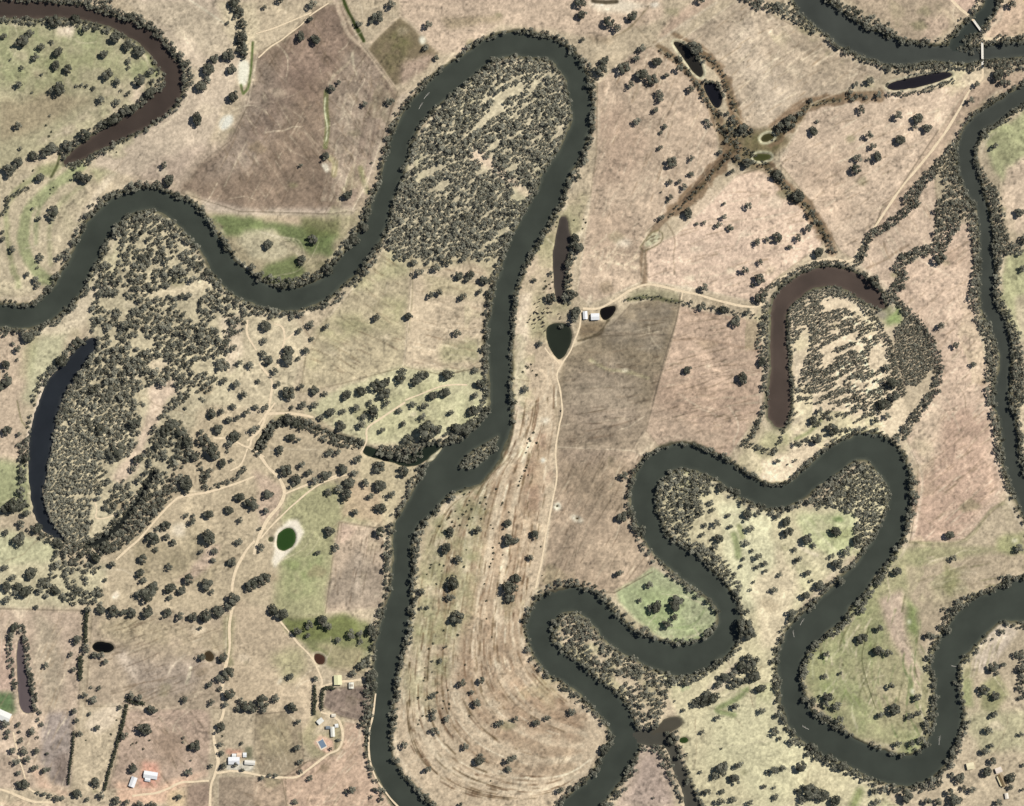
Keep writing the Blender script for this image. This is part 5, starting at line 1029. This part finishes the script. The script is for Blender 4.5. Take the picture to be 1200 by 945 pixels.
belt(T(0, 2, [(470, 690), (560, 650), (640, 590), (720, 510), (780, 440), (800, 350)]), 12, 1.8, 2.6, 4.8, .22)
for q, w in (([(775, 58), (800, 78), (822, 105), (838, 135), (848, 160), (862, 170)], 6), ([(815, 55), (842, 80), (856, 112), (866, 145), (882, 158)], 8), ([(895, 192), (926, 226), (948, 246), (968, 278), (978, 298)], 8), ([(905, 165), (930, 145), (948, 125), (985, 116), (1010, 112)], 6), ([(862, 172), (838, 200), (812, 228), (785, 252)], 6), ([(848, 150), (870, 175), (900, 195)], 12)):
    belt(q, w, .32, 1.1, 2.6, .26)
for q in ([(845, 150), (852, 160), (866, 156), (872, 150)], [(858, 140), (866, 150), (878, 156)], [(908, 152), (918, 146), (930, 142)]): belt(q, 9, 1.2, 2.4, 5, .18)
belt(T(1, 2, [(590, 238), (650, 258), (720, 262), (770, 240)]), 9, 1.5, 2.4, 4.6, .28, False)
belt([(735, 351), (765, 348), (795, 354)], 5, .5, 1.0, 2.0, .28)
# trees along the river banks
BARE = [([(1140, 720), (1192, 720), (1192, 800), (1150, 860), (1130, 840), (1126, 760)], .12), ([(1000, 858), (1092, 850), (1092, 905), (1000, 890)], .12), ([(432, 820), (452, 820), (475, 945), (440, 945)], .25), ([(722, 690), (842, 690), (850, 762), (735, 762)], .35),
        ([(245, 240), (305, 240), (305, 320), (262, 310)], .25), ([(478, 690), (488, 690), (472, 740), (465, 740)], .8), ([(500, 555), (545, 555), (560, 580), (520, 600)], .35), ([(0, 355), (60, 340), (60, 362), (0, 366)], .8), ([(490, 80), (545, 60), (560, 85), (520, 120)], .7),
        ([(800, 840), (880, 860), (870, 945), (780, 945)], .5), ([(965, 880), (1040, 900), (1040, 925), (960, 900)], 1.3), ([(140, 30), (196, 30), (190, 100), (172, 70)], .15), ([(400, 0), (560, 0), (560, 40), (400, 40)], .5), ([(505, 524), (522, 524), (522, 545), (500, 545)], .0), ([(425, 518), (450, 518), (450, 536), (422, 536)], .1), ([(930, 60), (985, 90), (960, 30)], .5)]
for rv, dens, r0, r1, tone in ((RIVA, 1.0, 2.1, 5.2, .36), (RIVB, 1.0, 2.1, 5.2, .36), (RIVC, .9, 2.0, 3.8, .38), (RIVD, .8, 2.2, 4.2, .36), (RIVD2, .6, 2, 3.6, .36), (RIVE, .7, 2, 3.8, .32), (LAG[:36], .5, 2.2, 4.2, .34), (OXB, .7, 1.6, 3.0, .38), (CONF, .6, 2, 4, .34)):
    p = rv; d = np.gradient(p[:, :2], axis=0); d /= np.linalg.norm(d, axis=1)[:, None]+1e-9
    for i in range(len(p)):
        for sd in (-1, 1):
            for rep in range(7):
                bn = vnoise(np.array([p[i, 0]]), np.array([p[i, 1]+sd*400.]), 55, 305)[0]; dn = dens*(-.12+1.15*vnoise(np.array([p[i, 0]]), np.array([p[i, 1]+sd*400.]), 20, 301)[0]+.75*bn)
                if random.random() > dn: continue
                off = p[i, 2]+random.uniform(-1, 3.5+9*bn)*random.uniform(.6, 1)
                t = random.uniform(-2, 2)
                x = p[i, 0]-sd*d[i, 1]*off+d[i, 0]*t; y = p[i, 1]+sd*d[i, 0]*off+d[i, 1]*t
                f = 1
                for b, k in BARE:
                    if inside(np.array(b), np.array([x]), np.array([y]))[0]: f = k
                if random.random() > f or dwat(x, y) < -1.2: continue
                put(x, y, r0+(r1-r0)*random.random()**1.5, random.gauss(tone, .15))
# one mesh for the woodland
VAR = []
for k in range(10):
    v, t = leafcloud(230, 500+k, lobes=5+k % 4, size=.30, zc=1.0); VAR.append((v, t))
VARS = []
for k in range(6):
    v, t = leafcloud(110, 700+k, lobes=4+k % 3, size=.42, zc=1.0); VARS.append((v, t))
tv = []
for q in range(5): tv.append((.09*math.cos(q*1.2566), .09*math.sin(q*1.2566), -.4))
for q in range(5): tv.append((.04*math.cos(q*1.2566), .04*math.sin(q*1.2566), 1.0))
tv = np.array(tv); tf = np.array([(q, (q+1) % 5, 5+(q+1) % 5, 5+q) for q in range(5)])
AV, AT, AF, AM = [], [], [], []; base = 0
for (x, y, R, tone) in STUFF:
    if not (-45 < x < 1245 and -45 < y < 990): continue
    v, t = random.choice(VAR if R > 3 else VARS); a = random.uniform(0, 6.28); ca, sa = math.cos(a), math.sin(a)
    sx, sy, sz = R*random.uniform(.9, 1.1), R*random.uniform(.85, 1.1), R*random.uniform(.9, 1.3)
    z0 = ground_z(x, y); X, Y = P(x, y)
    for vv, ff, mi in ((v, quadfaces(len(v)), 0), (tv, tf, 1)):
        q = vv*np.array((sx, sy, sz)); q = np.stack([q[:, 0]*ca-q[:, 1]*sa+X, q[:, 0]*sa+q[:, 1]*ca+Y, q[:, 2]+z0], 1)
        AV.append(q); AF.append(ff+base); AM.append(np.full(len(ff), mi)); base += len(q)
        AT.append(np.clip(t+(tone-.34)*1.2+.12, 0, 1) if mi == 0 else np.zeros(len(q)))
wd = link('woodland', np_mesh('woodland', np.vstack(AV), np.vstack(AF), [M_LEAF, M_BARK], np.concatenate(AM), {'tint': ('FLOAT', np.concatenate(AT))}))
tag(wd, 'grey green eucalypt woodland along river banks and loops, too many trees to count', 'woodland', kind='stuff')
NT = (len(SOLO), len(STUFF))

# ------------------------------------------------------------------ shrubs and cattle
SHR = T(1, 2, [(980, 400), (1000, 420), (975, 430), (1000, 460), (990, 480), (1010, 500), (985, 510), (935, 510), (1075, 445), (1078, 475), (1073, 500), (1050, 470), (1055, 545), (1000, 545), (970, 525), (860, 580), (920, 560), (895, 550), (950, 545), (955, 575), (1125, 405), (1150, 480), (1155, 470), (1185, 515), (1100, 575), (985, 690), (975, 770), (1000, 610), (1015, 540), (820, 760), (815, 775), (800, 805), (880, 765), (860, 760), (870, 790), (1110, 680), (1112, 705), (1110, 735), (1100, 755), (1095, 770), (1155, 715), (1140, 660), (845, 850), (1070, 850), (1080, 930), (905, 540), (870, 610), (885, 600), (930, 580), (1110, 590), (990, 575)]) + \
 T(1, 3, [(880, 125), (945, 145), (980, 285), (1105, 155), (1080, 70), (825, 320), (790, 300), (760, 440), (785, 360), (790, 345), (795, 450), (848, 415), (900, 405), (878, 455), (905, 490), (875, 490), (905, 470), (780, 525), (800, 525), (760, 565), (765, 545), (850, 415), (830, 185), (810, 210), (1100, 830), (1000, 525)]) + \
 T(2, 2, [(100, 140), (115, 190), (80, 170), (85, 180), (70, 190), (75, 210), (65, 235), (60, 320), (65, 305), (70, 295), (40, 355), (45, 345), (35, 370), (30, 390), (75, 340), (135, 675), (140, 812), (228, 40)]) + \
 T(2, 1, [(155, 375), (160, 400), (175, 390), (180, 410), (150, 410), (190, 380), (185, 355), (205, 120), (210, 100), (290, 90), (335, 85), (345, 100), (330, 130), (50, 800), (75, 780), (95, 795), (65, 775), (90, 765), (115, 815)]) + \
 T(0, 3, [(612, 662), (622, 655), (640, 650), (672, 680), (545, 545), (520, 610), (402, 640), (1042, 620), (700, 640)]) + T(0, 0, [(110, 850), (155, 800), (235, 890), (250, 880), (240, 620), (230, 640), (215, 590), (545, 715), (235, 910)])
SHM = []
for k in range(3):
    v, t = leafcloud(110, 900+k, lobes=5, size=.36, zc=.5, shrub=True)
    SHM.append(np_mesh('shrub', v, quadfaces(len(v)), [M_DARKLEAF], attrs={'tint': ('FLOAT', t)}))
for k, (x, y) in enumerate(SHR):
    o = link('shrub', random.choice(SHM)); r = random.uniform(1.2, 2.1)
    o.location = (*P(x+.4, y-.3), ground_z(x, y)); o.scale = (r, r*random.uniform(.8, 1.1), r*random.uniform(.9, 1.2)); o.rotation_euler.z = random.uniform(0, 6.28)
    strip = 450 < x < 660 and y > 480
    tag(o, 'small dark shrub dotted over the striped grass of the river strip' if strip else 'small dark shrub on open grass near the brown slough' if y < 460 and x > 600 else 'small dark shrub on dry grass in the left part of the photo',
        'shrub', 'shrubs on the river strip' if strip else 'shrubs near the slough' if y < 460 and x > 600 else 'shrubs on the left pastures')
def cow_mesh():
    me = bpy.data.meshes.new('cow'); bm = bmesh.new(); sk = bm.verts.layers.skin.verify()
    S = {}
    def v(nm, co, r, par=None):
        q = bm.verts.new(co); q[sk].radius = (r, r) if not isinstance(r, tuple) else r; S[nm] = q
        if par: bm.edges.new((S[par], q))
        return q
    v('mid', (0, 0, 1.0), .40)[sk].use_root = True
    v('rump', (-.62, 0, 1.06), .36, 'mid'); v('tail0', (-.92, 0, 1.12), .10, 'rump'); v('tail1', (-1.02, 0, .55), .04, 'tail0')
    v('chest', (.55, 0, 1.0), .38, 'mid'); v('neck', (.98, 0, 1.05), .22, 'chest'); v('poll', (1.28, 0, .95), .17, 'neck'); v('muzzle', (1.55, 0, .66), .10, 'poll')
    for s in (-1, 1):
        v(f'sh{s}', (.58, s*.24, .74), .15, 'chest'); v(f'kn{s}', (.60, s*.24, .40), .08, f'sh{s}'); v(f'hf{s}', (.58, s*.24, .04), .07, f'kn{s}')
        v(f'st{s}', (-.60, s*.25, .76), .18, 'rump'); v(f'hk{s}', (-.78, s*.25, .45), .08, f'st{s}'); v(f'hh{s}', (-.72, s*.25, .04), .07, f'hk{s}')
        v(f'ear{s}', (1.22, s*.30, 1.0), .045, 'poll')
    bm.to_mesh(me); bm.free()
    o = bpy.data.objects.new('tmp', me); COL.objects.link(o)
    o.modifiers.new('s', 'SKIN'); sb_ = o.modifiers.new('d', 'SUBSURF'); sb_.levels = 1
    dg = bpy.context.evaluated_depsgraph_get(); out = bpy.data.meshes.new_from_object(o.evaluated_get(dg)); out.name = 'cow'
    bpy.data.objects.remove(o); out.materials.clear(); out.materials.append(M_COW); return out
COWM = cow_mesh()
for x, y in [(380, 130), (372, 165), (312, 195), (345, 240), (435, 275), (310, 300), (300, 320), (345, 325), (415, 320), (425, 335), (500, 260), (490, 320), (515, 310), (540, 315), (640, 335), (665, 380), (660, 405), (255, 360), (240, 410), (375, 370), (360, 385), (425, 380), (305, 410), (300, 430), (315, 405), (380, 410), (370, 420), (395, 405), (215, 450), (280, 475), (315, 470), (435, 455), (420, 440), (410, 470), (300, 530), (415, 515), (430, 500), (450, 570), (440, 310), (485, 250), (330, 315), (355, 335)]:
    o = link('cow', COWM); px, py = 600+x/11.81, 340+y/11.81
    o.location = (*P(px+.5, py-.4), ground_z(px, py)); o.rotation_euler.z = random.choice([.5, 3.6, .2, 2.8, 4.2])+random.uniform(-.5, .5); o.scale = [random.uniform(1.05, 1.3)]*3
    tag(o, 'dark cow grazing in the loose herd beside the heart shaped dam', 'cow', 'cattle herd by the heart shaped dam')

# ------------------------------------------------------------------ hedges
def hedge(pts, w, h, label):
    p = catmull(pts, 1.6)[:, :2]; n = len(p)
    x0, y0 = P(*p[n//2]); root = empty('hedge', (x0, y0, 0)); tag(root, label, 'hedge', 'dark windbreak hedges')
    vs, ts = [], []; r = np.random.default_rng(n)
    for q in p:
        v, t = leafcloud(46, int(r.integers(1e6)), lobes=4, size=.5, zc=.9)
        s = w/2*r.uniform(.8, 1.2); v = v*np.array((s, s, h/1.6*r.uniform(.85, 1.1))); X, Y = P(q[0]+r.uniform(-.4, .4), q[1]+r.uniform(-.4, .4))
        v[:, 0] += X-x0; v[:, 1] += Y-y0; vs.append(v); ts.append(t)
    v = np.vstack(vs); link('foliage', np_mesh('foliage', v, quadfaces(len(v)), [M_DARKLEAF], attrs={'tint': ('FLOAT', np.concatenate(ts))}), None, root)
    bm = bmesh.new()
    for q in p[::2]:
        X, Y = P(*q); bar(bm, (X-x0, Y-y0, 0), (X-x0, Y-y0, h*.6), .14, .06, 5)
    bm_obj('stems', bm, M_BARK, root)
hedge(T(0, 3, [(348, 600), (342, 680), (330, 760), (323, 842)]), 4.6, 4.5, 'straight dark hedge left of the black oval dam paddock, in the lower left')
hedge(T(0, 3, [(595, 470), (575, 560), (550, 660), (520, 760), (492, 868)]), 5.6, 5, 'long dark slanting hedge above left of the white farmhouse')
hedge(T(0, 3, [(412, 20), (404, 100), (402, 175)]), 7, 6, 'thick dark hedge running down to the black oval dam')
hedge(T(0, 3, [(380, 240), (378, 300), (380, 350)]), 7.5, 6, 'thick short hedge just below the black oval dam')
hedge(T(1, 3, [(275, 385), (276, 440), (272, 512)]), 6.5, 5, 'dark upright hedge left of the driveway to the blue pool')
hedge(T(1, 3, [(368, 392), (325, 393), (312, 420), (308, 488)]), 6, 5, 'dark bent hedge right of the driveway, below the pale yellow shed')
hedge(T(0, 3, [(600, 448), (640, 462), (675, 462)]), 6, 5, 'short dark hedge at the upper end of the slanting hedge')

# ------------------------------------------------------------------ buildings
M_WALL = noisy('cream_wall', (.55, .50, .42), .08, 2)
M_GLASS = noisy('window_glass', (.04, .05, .06), .2, 1, .15, spec=.5)
M_DOOR = noisy('door_paint', (.16, .11, .07), .2, 3)
def roof_mat(name, col):
    m = noisy(name, tuple(lin(col)/K), .07, 1.2, .5)
    n = m.node_tree.nodes; l = m.node_tree.links; b = n['Principled BSDF']
    tc = n.new('ShaderNodeTexCoord'); wv = n.new('ShaderNodeTexWave'); wv.inputs['Scale'].default_value = 2.2; wv.bands_direction = 'X'
    l.new(tc.outputs['Object'], wv.inputs['Vector'])
    bp = n.new('ShaderNodeBump'); bp.inputs['Strength'].default_value = .3; bp.inputs['Distance'].default_value = .05
    l.new(wv.outputs['Fac'], bp.inputs['Height']); l.new(bp.outputs['Normal'], b.inputs['Normal'])
    return m
def gable_bm(L, Wd, hw, rise, over=.4, x=0, y=0, t=.12):
    bm = bmesh.new(); l = L/2+over; w_ = Wd/2+over; dz = rise*over/(Wd/2)
    top = [(-l, -w_, hw-dz), (l, -w_, hw-dz), (l, 0, hw+rise), (-l, 0, hw+rise), (l, w_, hw-dz), (-l, w_, hw-dz)]
    a = [bm.verts.new((x+p[0], y+p[1], p[2]+t)) for p in top]; b = [bm.verts.new((x+p[0], y+p[1], p[2])) for p in top]
    for f in ((0, 1, 2, 3), (3, 2, 4, 5)): bm.faces.new([a[i] for i in f]); bm.faces.new([b[i] for i in reversed(f)])
    for i, j in ((0, 1), (1, 2), (2, 4), (4, 5), (5, 3), (3, 0)): bm.faces.new([a[j], a[i], b[i], b[j]])
    return bm
def wall_bm(L, Wd, hw, rise, x=0, y=0):
    bm = bmesh.new(); l, w_ = L/2, Wd/2
    q = [(-l, -w_, 0), (l, -w_, 0), (l, w_, 0), (-l, w_, 0), (-l, -w_, hw), (l, -w_, hw), (l, w_, hw), (-l, w_, hw), (-l, 0, hw+rise-.02), (l, 0, hw+rise-.02)]
    v = [bm.verts.new((x+a, y+b, c)) for a, b, c in q]
    for f in ((0, 1, 5, 4), (2, 3, 7, 6), (1, 2, 6, 9, 5), (3, 0, 4, 8, 7), (0, 3, 2, 1)): bm.faces.new([v[i] for i in f])
    return bm
def building(name, cat, label, px, py, L, Wd, hw, rise, rot, rcol, wings=(), windows=2, door=1.0):
    root = empty(name, (*P(px, py), 0), math.radians(rot)); tag(root, label, cat)
    rm = roof_mat(name+'_roof', rcol)
    bm_obj('wall', wall_bm(L, Wd, hw, rise), M_WALL, root); bm_obj('roof', gable_bm(L, Wd, hw, rise), rm, root)
    for (wx, wy, wl_, ww, wh, wr, wcol) in wings:
        bm_obj('wall', wall_bm(wl_, ww, wh, wr, wx, wy), M_WALL, root); bm_obj('roof', gable_bm(wl_, ww, wh, wr, .3, wx, wy), roof_mat(name+'_wing_roof', wcol), root)
    for k in range(windows):
        bm = bmesh.new(); box(bm, -L/2+L*(k+1)/(windows+1)*.7, -Wd/2-.03, hw*.55, 1.1, .06, .9); bm_obj('window', bm, M_GLASS, root)
    bm = bmesh.new(); box(bm, L*.33, -Wd/2-.03, 1.0, door, .06, 2.0); bm_obj('door', bm, M_DOOR, root)
WHT_ = (226, 230, 236)
building('farmhouse', 'house', 'white roofed farmhouse with a small front wing on red soil', 176.8, 908.2, 15.5, 7.6, 2.9, 1.3, -9, (228, 229, 230), [(-2.6, -5.6, 6, 4.2, 2.5, .8, (230, 232, 234))], 3)
building('shed', 'shed', 'white tilted shed left of the white farmhouse', 156.2, 916.2, 11.4, 6.2, 3, .9, 70, (228, 229, 230), (), 1, 2.4)
building('homestead', 'house', 'white roofed homestead with a pink roofed annexe beside a pale yard', 274.4, 891.4, 12.5, 8, 2.9, 1.2, 0, (228, 229, 230), [(.2, 6, 4.5, 4, 2.6, .7, (228, 228, 224)), (6.2, 6.6, 5.4, 5, 2.5, .7, (226, 196, 168))], 3)
building('shed', 'shed', 'long pale grey shed right of the white homestead', 293, 893.6, 11.6, 4.4, 2.8, .7, -4, (222, 218, 208), (), 1, 2)
building('shed', 'shed', 'tiny white shed between homestead and vegetable plot', 287, 884.6, 3.6, 4.6, 2.4, .5, 0, (226, 228, 228), (), 1)
building('shed', 'shed', 'small narrow white shed near the heart shaped dam, left of two', 685.8, 369.6, 8.6, 4.4, 2.8, .7, 94, (228, 229, 230), (), 1, 1.6)
building('shed', 'shed', 'larger white shed near the heart shaped dam, right of two', 697.4, 371.4, 9.2, 7.0, 3.2, .9, 2, (228, 229, 230), (), 1, 2.4)
building('shed', 'shed', 'pale yellow square shed above the bent hedge', 396.2, 796.8, 10.6, 8.4, 3.4, .8, 92, (224, 220, 176), (), 1, 2.6)
building('shed', 'shed', 'small white shed beside the river, right of the yellow shed', 411.8, 803.2, 6.6, 5, 2.8, .6, 90, (226, 222, 206), [(.0, 0, 2.2, 3.4, 3.2, .3, (170, 160, 144))], 1, 1.6)
building('shed', 'shed', 'tiny pale shed at the upper end of the curved driveway', 391, 838.4, 4.2, 3, 2.3, .4, 0, (222, 214, 196), (), 1)
building('shed', 'shed', 'long narrow white house inside the curved driveway', 390, 857.4, 11, 4, 2.8, .7, 93, (226, 224, 212), (), 2)
building('shed', 'shed', 'small white shed right of the narrow white house', 394.6, 850.4, 3.4, 3.6, 2.3, .4, 5, (226, 226, 222), (), 1)
building('shed', 'shed', 'white shed under dark trees at the foot of the upright hedge', 375.4, 845, 7, 5, 2.7, .6, 40, (226, 224, 214), (), 1)
building('shed', 'shed', 'small blue grey shed left of the narrow white house', 384.4, 852.6, 4.4, 3, 2.3, .4, 0, (122, 130, 136), (), 1)
building('house', 'house', 'long brown roofed building beside two dark trees in lower right', 1174.2, 914.2, 15, 5.2, 2.8, .9, -66, (136, 116, 84), [(-.2, -3.6, 12, 1.4, 2.3, .15, (226, 212, 170))], 2)
building('shed', 'shed', 'pale roofed annexe above the long brown building', 1170, 902.4, 7, 5.6, 2.7, .6, 20, (224, 210, 194), (), 1)
building('shed', 'shed', 'cream square shed near the river bank in lower right', 1136.8, 897.6, 8, 7, 3, .7, 12, (226, 214, 178), (), 1, 2)
building('shed', 'shed', 'tiny white shed below the long brown building', 1179.4, 932.6, 6, 3.4, 2.4, .4, 100, (226, 216, 200), (), 1)
building('house', 'house', 'white roofed building beside the green garden at left edge', 3.5, 838.6, 18, 11, 3, 1.2, -24, (228, 228, 222), (), 3)
# swimming pool: coping, basin and water
def pool(px, py, L, Wd, rot):
    root = empty('swimming_pool', (*P(px, py), 0), math.radians(rot)); tag(root, 'small blue swimming pool with pale paving on sandy ground', 'swimming pool')
    bm = bmesh.new()
    for sx, sy, cx, cy in ((L+3.0, 1.5, 0, -Wd/2-.75), (L+3.0, .6, 0, Wd/2+.3), (.6, Wd, -L/2-.3, 0), (1.5, Wd, L/2+.75, 0)): box(bm, cx, cy, .1, sx, sy, .24)
    bm_obj('coping', bm, noisy('sandstone_paving', (.46, .40, .32), .12, 1.5), root)
    bm = bmesh.new(); box(bm, 0, 0, .08, L, Wd, .12); bm_obj('water', bm, water_mat('pool_water', (118, 134, 152), .12), root)
pool(377.5, 872, 9, 6.6, -62)

# ------------------------------------------------------------------ footbridges
def bridge(a, b, w, label):
    (ax, ay), (bx, by) = P(*a), P(*b); L = math.hypot(bx-ax, by-ay)
    root = empty('footbridge', ((ax+bx)/2, (ay+by)/2, 0), math.atan2(by-ay, bx-ax)); tag(root, label, 'bridge', 'pale footbridges')
    bm = bmesh.new(); box(bm, 0, 0, .75, L, w, .3); bm_obj('deck', bm, M_CONC, root)
    for s in (-1, 1):
        bm = bmesh.new(); box(bm, 0, s*(w/2-.12), 1.75, L, .1, .1)
        for k in range(int(L/3)+1): box(bm, -L/2+.3+k*(L-.6)/max(1, int(L/3)), s*(w/2-.12), 1.3, .09, .09, .8)
        bm_obj('railing', bm, M_CONC, root)
    for k in range(1, 4):
        bm = bmesh.new(); box(bm, -L/2+L*k/4, 0, -2.0, .8, w*.8, 5.2); bm_obj('pier', bm, M_CONC, root)
bridge((1151, 50), (1151.4, 80), 2.6, 'long straight pale footbridge running downwards over the main channel')
bridge((1141, 24.5), (1150.4, 37.5), 2.4, 'short slanting pale footbridge over the side channel, top right')
# bleached snags lying in the river
def snag(px, py, L, rot, label):
    bm = bmesh.new(); bar(bm, (-L/2, 0, .2), (L*.1, .2, .35), .28, .2, 7); bar(bm, (L*.1, .2, .35), (L/2, -.3, .5), .2, .06, 7)
    for k in range(6):
        x = -L*.1+k*L*.1; s = (-1)**k; bar(bm, (x, 0, .3), (x+L*.12, s*L*.14, .6), .12, .03, 5); bar(bm, (x+L*.06, s*L*.07, .45), (x+L*.18, s*L*.05, .9), .07, .02, 5)
    o = bm_obj('fallen_tree', bm, M_SNAG); o.location = (*P(px, py), WL); o.rotation_euler.z = math.radians(rot); tag(o, label, 'fallen tree', 'fallen trees in the river')
snag(493, 124, 9, 60, 'bleached fallen tree in the water at the left of the big loop')
snag(500, 112, 10, 50, 'bleached fallen tree a little above another in the big loop')
snag(940, 729, 9, 60, 'pale fallen tree by the left bank, opposite the green slope')
snag(930, 743, 8, 100, 'pale fallen tree below another by the lower left river bank')
snag(1118, 781, 7, 170, 'pale fallen tree beside the pale patch on right inner bank')
snag(1101, 868, 11, 85, 'long pale fallen tree near the right end of the bottom bend')
snag(944, 853, 9, 150, 'pale fallen tree by the lower left bend of the right river')

# ------------------------------------------------------------------ light, sky, camera
AZ, EL = math.radians(58), math.radians(50)
sun = bpy.data.lights.new('sun', 'SUN'); sun.energy = 5.0; sun.angle = math.radians(.53); sun.color = (1, .965, .90)
so = bpy.data.objects.new('sun', sun); COL.objects.link(so); so.location = (300, 200, 600)
so.rotation_euler = Vector((math.cos(EL)*math.sin(AZ), math.cos(EL)*math.cos(AZ), math.sin(EL))).to_track_quat('Z', 'Y').to_euler()
wld = bpy.data.worlds.new('World'); sc.world = wld; wld.use_nodes = True
n = wld.node_tree.nodes; l = wld.node_tree.links; bg = n['Background']
sky = n.new('ShaderNodeTexSky'); sky.sky_type = 'NISHITA'; sky.sun_disc = False; sky.sun_elevation = EL; sky.sun_rotation = AZ; sky.altitude = 200
l.new(sky.outputs['Color'], bg.inputs['Color']); bg.inputs['Strength'].default_value = .05
cam = bpy.data.cameras.new('camera'); co = bpy.data.objects.new('camera', cam); COL.objects.link(co)
cam.sensor_width = 36; ALT = 4000.0; cam.lens = 36*ALT/1200; cam.clip_start = 10; cam.clip_end = 60000
co.location = (0, 0, ALT); co.rotation_euler = (0, 0, 0); sc.camera = co
sc.view_settings.view_transform = 'Standard'; sc.view_settings.look = 'None'; sc.view_settings.exposure = .46; sc.view_settings.gamma = 1
sc.view_settings.use_curve_mapping = False
